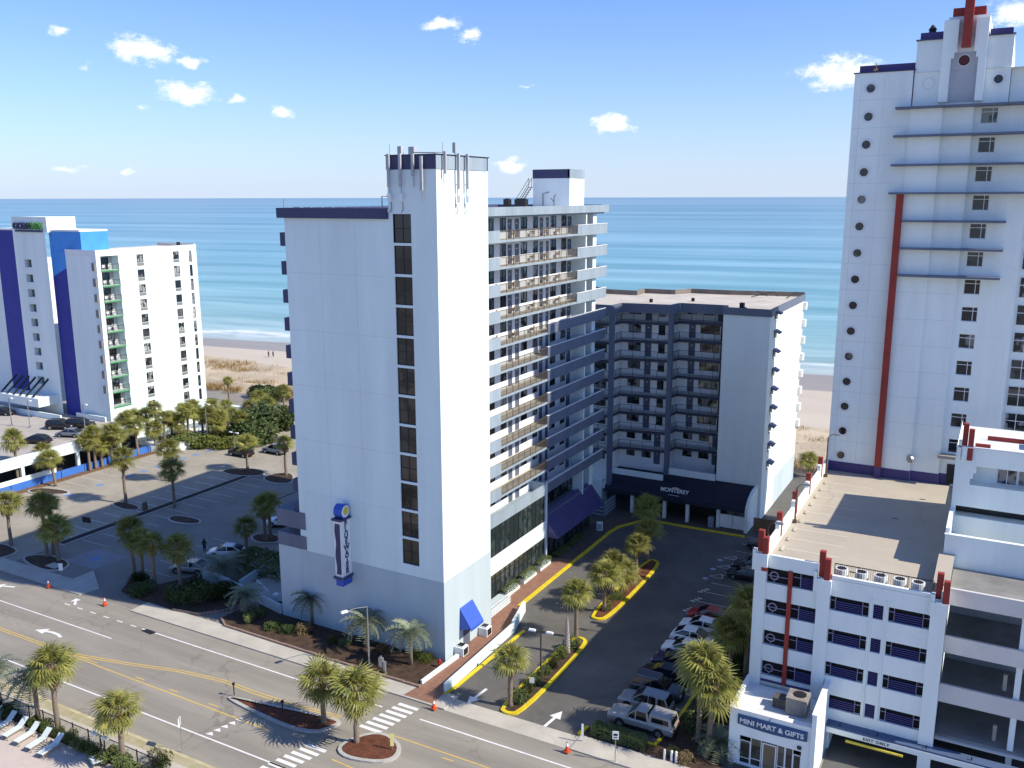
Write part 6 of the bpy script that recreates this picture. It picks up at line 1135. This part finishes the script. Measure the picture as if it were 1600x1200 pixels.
# ================================================================== street furniture
b_ = at_z(577, 1042, .12); lamp(tuple(b_), hgt(b_, 948) - .12, 'pale cobra-head street lamp in front of the tower wall', 2.0, 1, greymetal, 'street lamps', (-.45, -1), whitep, .15)
b_ = at_z(841.5, 1054, .2); lamp((-34.6, b_.y, .2), hgt(Vector((-34.6, b_.y, 0)), 990), 'brown twin-head lamp post on the entrance island', .5, 2, mat('bronze_pole', (.06, .045, .035), .5), 'lot lamps', (1, .15), plastic)
for (px, py, ty, lab, z) in [(18.5, 665, 622, 'thin pole lamp at the hotel deck, left', 4.4), (47, 668, 626, 'thin pole lamp at the hotel entrance', 4.4), (135, 690, 632, 'pole lamp on the hotel deck by the parapet', 4.4), (325, 695, 632, 'tall pole lamp beside the hedge', 0), (367, 703, 676, 'short twin lamp by the car park fence', 0)]:
    b_ = at_z(px, py, z); lamp(tuple(b_), max(2.5, hgt(b_, ty) - z), lab, .4, 1 if px != 367 else 2, greymetal, 'lot lamps', (1, 0), plastic, .05)
def cone(px, py, lab):
    p = at_z(px, py, .13); r = root('traffic_cone', lab, 'cone', p, 0, 'traffic cones'); q = MB(); q.box(-.2, .2, -.2, .2, 0, .05); q.tube([(0, 0, .05), (0, 0, .42)], [.15, .09], 12); link('cone_body', q.mesh('cone_body', orange), r)
    q = MB(); q.tube([(0, 0, .42), (0, 0, .62)], [.092, .05], 12); link('white_collar', q.mesh('white_collar', whitep), r); q = MB(); q.tube([(0, 0, .62), (0, 0, .74)], [.05, .03], 10); link('tip', q.mesh('tip', orange), r); r.scale = (1.2, 1.2, 1.2)
cone(678, 1107, 'orange cone beside the brick walk at the crossing'); cone(886, 1174, 'orange cone on the pavement at the drive entrance'); cone(164, 945, 'orange cone in the road at the car park entrance, right'); cone(76, 917, 'orange cone at the car park entrance, left')
def sign(px, py, h, lab, w=.6, hh=.75, m=None, rz=0, z=.12):
    p = at_z(px, py, z); r = root('sign_post', lab, 'sign', p, rz, 'post signs'); q = MB(); q.tube([(0, 0, 0), (0, 0, h)], .035, 6); link('post', q.mesh('post', greymetal), r); q = MB(); q.box(-w / 2, w / 2, -.06, -.036, h - hh, h); link('plate', q.mesh('plate', m or whitep), r); return r
sign(285, 1174, 3.0, 'white backed road sign on the near verge', .55, .75, None, R(-60)); s2 = sign(961, 1190, 2.7, 'white regulatory sign on a post by the drive entrance', .5, .7, None, R(20)); q = MB(); q.box(-.16, .16, -.068, -.0605, 2.3, 2.5); q.box(-.16, .16, -.068, -.0605, 2.12, 2.2); link('print', q.mesh('print', frame), s2)
sign(831, 1085, 1.7, 'small white sign in the island shrubs', .45, .55, None, R(20)); sign(910, 1158, 1.6, 'narrow white sign at the hedge corner', .18, 1.5, None, R(20)); sign(97, 905, 2.0, 'narrow white sign on the entrance island', .45, .9, None, R(40)); sign(613, 1172, 1.5, 'yellow hazard plate on the rounded median', .3, 1.1, mat('hazard_yellow', (.7, .65, .25), .6), R(30))
sign(444, 805, 1.2, 'tiny car park notice by the tower', .3, .4)
for px, py, lab in ((366, 1086, 'dark post at the tip of the pointed median'), (442, 1114, 'dark fixture in the middle of the pointed median')): p = at_z(px, py, .15); q = MB(); q.tube([p, p + Vector((0, 0, 1.1))], .05, 6); q.tube([p + Vector((0, 0, 1.0)), p + Vector((0, 0, 1.2))], .13, 8); thing(q, 'marker_post', darkmetal, lab, 'post', 'median posts', tuple(p))
p = at_z(687, 1042, .22); hy = root('fire_hydrant', 'red fire hydrant at the tower corner', 'hydrant', p); q = MB(); q.tube([(0, 0, 0), (0, 0, .08), (0, 0, .1), (0, 0, .6), (0, 0, .75), (0, 0, .82)], [.19, .19, .13, .13, .12, .04], 12); link('barrel', q.mesh('barrel', redm), hy); q = MB(); q.tube([(-.22, 0, .5), (.22, 0, .5)], .07, 8); q.tube([(0, -.2, .45), (0, 0, .45)], .08, 8); link('outlet', q.mesh('outlet', redm), hy)
p = at_z(596, 1050, .2); q = MB(); q.tube([p, p + Vector((0, 0, 1.7))], .05, 6); q.box(p.x - .22, p.x + .22, p.y - .12, p.y + .12, p.z + .6, p.z + 1.5); q.box(p.x + .3, p.x + .5, p.y - .1, p.y + .1, p.z, p.z + 1.2); thing(q, 'utility_cabinet', greymetal, 'grey utility meter cabinet on posts in the street bed', 'cabinet', None, tuple(p))
for px, lab in ((1086, 'left'), (1097, 'middle'), (1104, 'right')): p = at_z(px - 48, 1187 + (px - 1086) * .2, .1); q = MB(); q.tube([p, p + Vector((0, 0, .9))], [.11, .1], 8); q.tube([p + Vector((0, 0, .9)), p + Vector((0, 0, .96))], [.1, .03], 8); thing(q, 'white_bollard', whitep, '%s of three white bollards by the street bed' % lab, 'bollard', 'white bollards', tuple(p))
p = at_z(878, 1026, .17); cy = root('wrapped_cypress', 'tall thin pale wrapped shrub on the entrance island', 'shrub', (-34.3, 73.9, .17)); q = MB()
for i in range(150):
    z = 3.6 * i / 150; a = i * 2.4; rr = .3 * (1 - (z / 3.9) ** 2) + .05; q.add([(rr * math.cos(a - .4), rr * math.sin(a - .4), z), (rr * math.cos(a + .4), rr * math.sin(a + .4), z), (rr * .75 * math.cos(a), rr * .75 * math.sin(a), z + .3)], [(0, 1, 2)])
link('wrapping', q.mesh('wrapping', mat('pale_bark', (.38, .34, .31), .9, .3, 6)), cy); q = MB(); q.tube([(0, 0, 0), (0, 0, 3.7)], [.26, .04], 8); link('stem', q.mesh('stem', mat('dark_bark', (.12, .10, .09), .9)), cy)
# low grey walls and yard beside the tower
yard = root('yard_wall', 'low grey yard walls beside the tower foot', 'wall', (-66, 70, 0))
wp = [at_z(*p) for p in ((318, 906), (340, 912), (372, 928), (440, 962))]
for a, c in zip(wp, wp[1:]): q = MB(); d = c - a; q.obox((a + c) / 2, d, d.length / 2, .12, 0, 1.3); part(q, 'wall', greywash, yard)
a, c = at_z(375, 920), at_z(436, 878); q = MB(); d = c - a; q.obox((a + c) / 2, d, d.length / 2, .12, 0, 1.0); part(q, 'inner_wall', greywash, yard)
q = MB(); q.prism([at_z(*p) for p in ((378, 924), (440, 884), (440, 950), (400, 935))], 0, .06); part(q, 'yard_floor', concrete, yard)
p = at_z(432, 940); q = MB(); q.tube([p, p + Vector((0, 0, .9)), p + Vector((0, 0, 1.05))], [.35, .35, .15], 12); thing(q, 'gas_cylinder', plastic, 'white gas cylinder in the tower yard', 'cylinder', None, tuple(p))
q = MB(); a, c = at_z(402, 918), at_z(420, 936); d = c - a; q.obox((a + c) / 2, d, d.length / 2, .04, .9, 1.0); q.obox(a, d, .05, .05, 0, .95); q.obox(c, d, .05, .05, 0, .95); part(q, 'white_rail', whitep, yard)
# litter bin, utility cover
p = at_z(227, 797); q = MB(); q.tube([p, p + Vector((0, 0, 1.0))], .38, 12); q.tube([p + Vector((0, 0, 1.0)), p + Vector((0, 0, 1.2))], [.4, .25], 12); thing(q, 'litter_bin', mat('brown_bin', (.12, .09, .06), .8), 'brown litter bin beside the small oval island', 'bin', None, tuple(p))
p = at_z(85, 886); q = MB(); q.box(p.x - .9, p.x + .9, p.y - .6, p.y + .6, .1, .24); thing(q, 'utility_cover', concrete, 'pale concrete utility cover on the entrance island', 'cover', None, tuple(p))
p = at_z(136, 822); nb = root('notice_board', 'dark notice board on posts beside the mulch strip', 'sign', p, R(10)); q = MB(); q.box(-.7, .7, -.04, .04, .5, 1.3); link('board', q.mesh('board', frame), nb); q = MB(); q.box(-.6, -.52, -.03, .03, 0, .5); q.box(.52, .6, -.03, .03, 0, .5); link('leg', q.mesh('leg', greymetal), nb)
# pool fence, loungers
PFn = root('pool_fence', 'dark metal picket fence between the pool hedge and the pavement', 'fence', (-63, 41.65, 0))
q = MB()
for i in range(170): x = -80 + .15 * i; q.box(x, x + .018, 41.62, 41.64, .1, 1.35)
q.box(-80, -54.6, 41.61, 41.65, 1.3, 1.36); q.box(-80, -54.6, 41.61, 41.65, .2, .25); part(q, 'pickets', darkmetal, PFn)
for i in range(14): q = MB(); x = -80 + 1.95 * i; q.box(x, x + .07, 41.6, 41.67, .1, 1.45); part(q, 'post', darkmetal, PFn)
q = MB(); q.obox((-54.6, 40.3), (0, 1), 1.3, .02, 1.25, 1.31)
for i in range(12): q.obox((-54.6, 39.1 + .22 * i), (0, 1), .01, .01, .1, 1.25)
part(q, 'gate', darkmetal, PFn)
lg = MB()
for y in (-.3, .26): lg.box(-.95, .55, y, y + .05, .3, .37)
for x in (-.9, .4):
    for y in (-.3, .26): lg.box(x, x + .05, y, y + .05, 0, .3)
lgm = lg.mesh('lounger_frame', mat('taupe_frame', (.33, .29, .24), .6)); sg = MB(); sg.box(-.95, .35, -.25, .25, .37, .41); sg.add([(.35, -.25, .39), (.35, .25, .39), (.98, .25, .85), (.98, -.25, .85), (.35, -.25, .35), (.35, .25, .35), (.98, .25, .81), (.98, -.25, .81)], [(0, 3, 2, 1), (4, 5, 6, 7), (0, 4, 7, 3), (1, 2, 6, 5), (2, 3, 7, 6)]); sgm = sg.mesh('sling', mat('pale_aqua_sling', (.62, .70, .68), .7))
for i in range(6):
    p = Vector((-64.2 - 1.63 * i, 39.5 + .05 * i, .1)); r = root('sun_lounger', 'pale sun lounger on the pink terrace, %s from the hedge end' % ('first', 'second', 'third', 'fourth', 'fifth', 'sixth')[i], 'sun lounger', p, R(96), 'sun loungers'); r.scale = (1.15, 1.15, 1.15); link('frame', lgm, r); link('sling', sgm, r)
p = at_z(150, 1196, .1); r = root('sun_lounger', 'pale sun lounger at the bottom edge near the pool lamp', 'sun lounger', p, R(-20), 'sun loungers'); link('frame', lgm, r); link('sling', sgm, r)
p = at_z(161, 1196, .1); lamp(tuple(p), 2.6, 'short dark twin-head pool lamp in the hedge', .25, 2, darkmetal, 'lot lamps', (1, 0), plastic)
for i in range(9): p = at_z(222 + 9 * i, 690 - 2.4 * i, 1.12); r = tag(link('pool_chair', sgm, None, p, R(60), (1.1, 1.1, 1.1)), 'white lounge chair on the hotel pool terrace behind the palms, %s from the left' % ORD[i], 'sun lounger', 'lounge chairs on the hotel pool terrace')
q = MB(); q.prism([(-129.4, 104), (-125.5, 106), (-124.5, 121), (-136, 121), (-136, 104)], 0, 1.1); struct('hotel_pool_terrace', q, roofw)
cf = root('low_board_fence', 'low tan board fence at the far end of the car park', 'fence', (-104, 121, 0)); a_, c_ = at_z(398, 694), at_z(436, 692)
for i in range(24): p = a_.lerp(c_, i / 23); q = MB(); q.box(p.x - .14, p.x + .14, p.y, p.y + .05, 0, 1.3 + rnd.uniform(-.04, .04)); part(q, 'board', mat('pale_tan_board', (.36, .30, .22), .9, .2, 2), cf)  # pale tan boards with slightly varied tone
# person beside the white saloon, two walkers on the beach
def person(loc, rz, label, top, legs):
    r = root('person', label, 'person', loc, rz); me = bpy.data.meshes.new('body')
    V = [(0, 0, .95), (0, 0, 1.2), (0, 0, 1.42), (0, 0, 1.52), (0, .02, 1.66), (.2, 0, 1.4), (.27, .03, 1.12), (.25, .12, .88), (-.2, 0, 1.4), (-.27, .03, 1.12), (-.25, .1, .88), (.1, 0, .88), (.11, .03, .48), (.12, -.03, .08), (.12, .1, .04), (-.1, 0, .88), (-.11, -.04, .48), (-.12, -.1, .08), (-.12, .03, .04)]
    Ed = [(0, 1), (1, 2), (2, 3), (3, 4), (2, 5), (5, 6), (6, 7), (2, 8), (8, 9), (9, 10), (0, 11), (11, 12), (12, 13), (13, 14), (0, 15), (15, 16), (16, 17), (17, 18)]
    Rd = [.15, .14, .15, .06, .11, .065, .05, .035, .065, .05, .035, .09, .065, .045, .04, .09, .065, .045, .04]
    me.from_pydata(V, Ed, []); o = link('body', me, r); md = o.modifiers.new('skin', 'SKIN')
    for i, sv in enumerate(me.skin_vertices[0].data): sv.radius = (Rd[i], Rd[i]); sv.use_root = i == 0
    o.modifiers.new('sub', 'SUBSURF').levels = 1; me.materials.append(top)
    h = MB(); h.tube([(0, -.02, 1.62), (0, -.02, 1.7), (0, -.01, 1.8)], [.115, .125, .05], 10); link('hair', h.mesh('hair', mat('dark_hair', (.02, .015, .012), .8)), r)
    t = MB(); t.tube([(0, 0, .5), (0, 0, .95)], [.2, .18], 10); link('shorts', t.mesh('shorts', legs), r); return r
dkc = mat('dark_clothes', (.03, .03, .035), .9, .2, 6)
p = at_z(320, 862); person(p, R(40), 'person in dark clothes standing beside the white saloon', dkc, dkc)
for px, lab in ((420, 'left of two distant walkers on the beach'), (427, 'right of two distant walkers on the beach')): p = at_z(px, 558, -.6); person(p, R(90), lab, dkc, dkc)
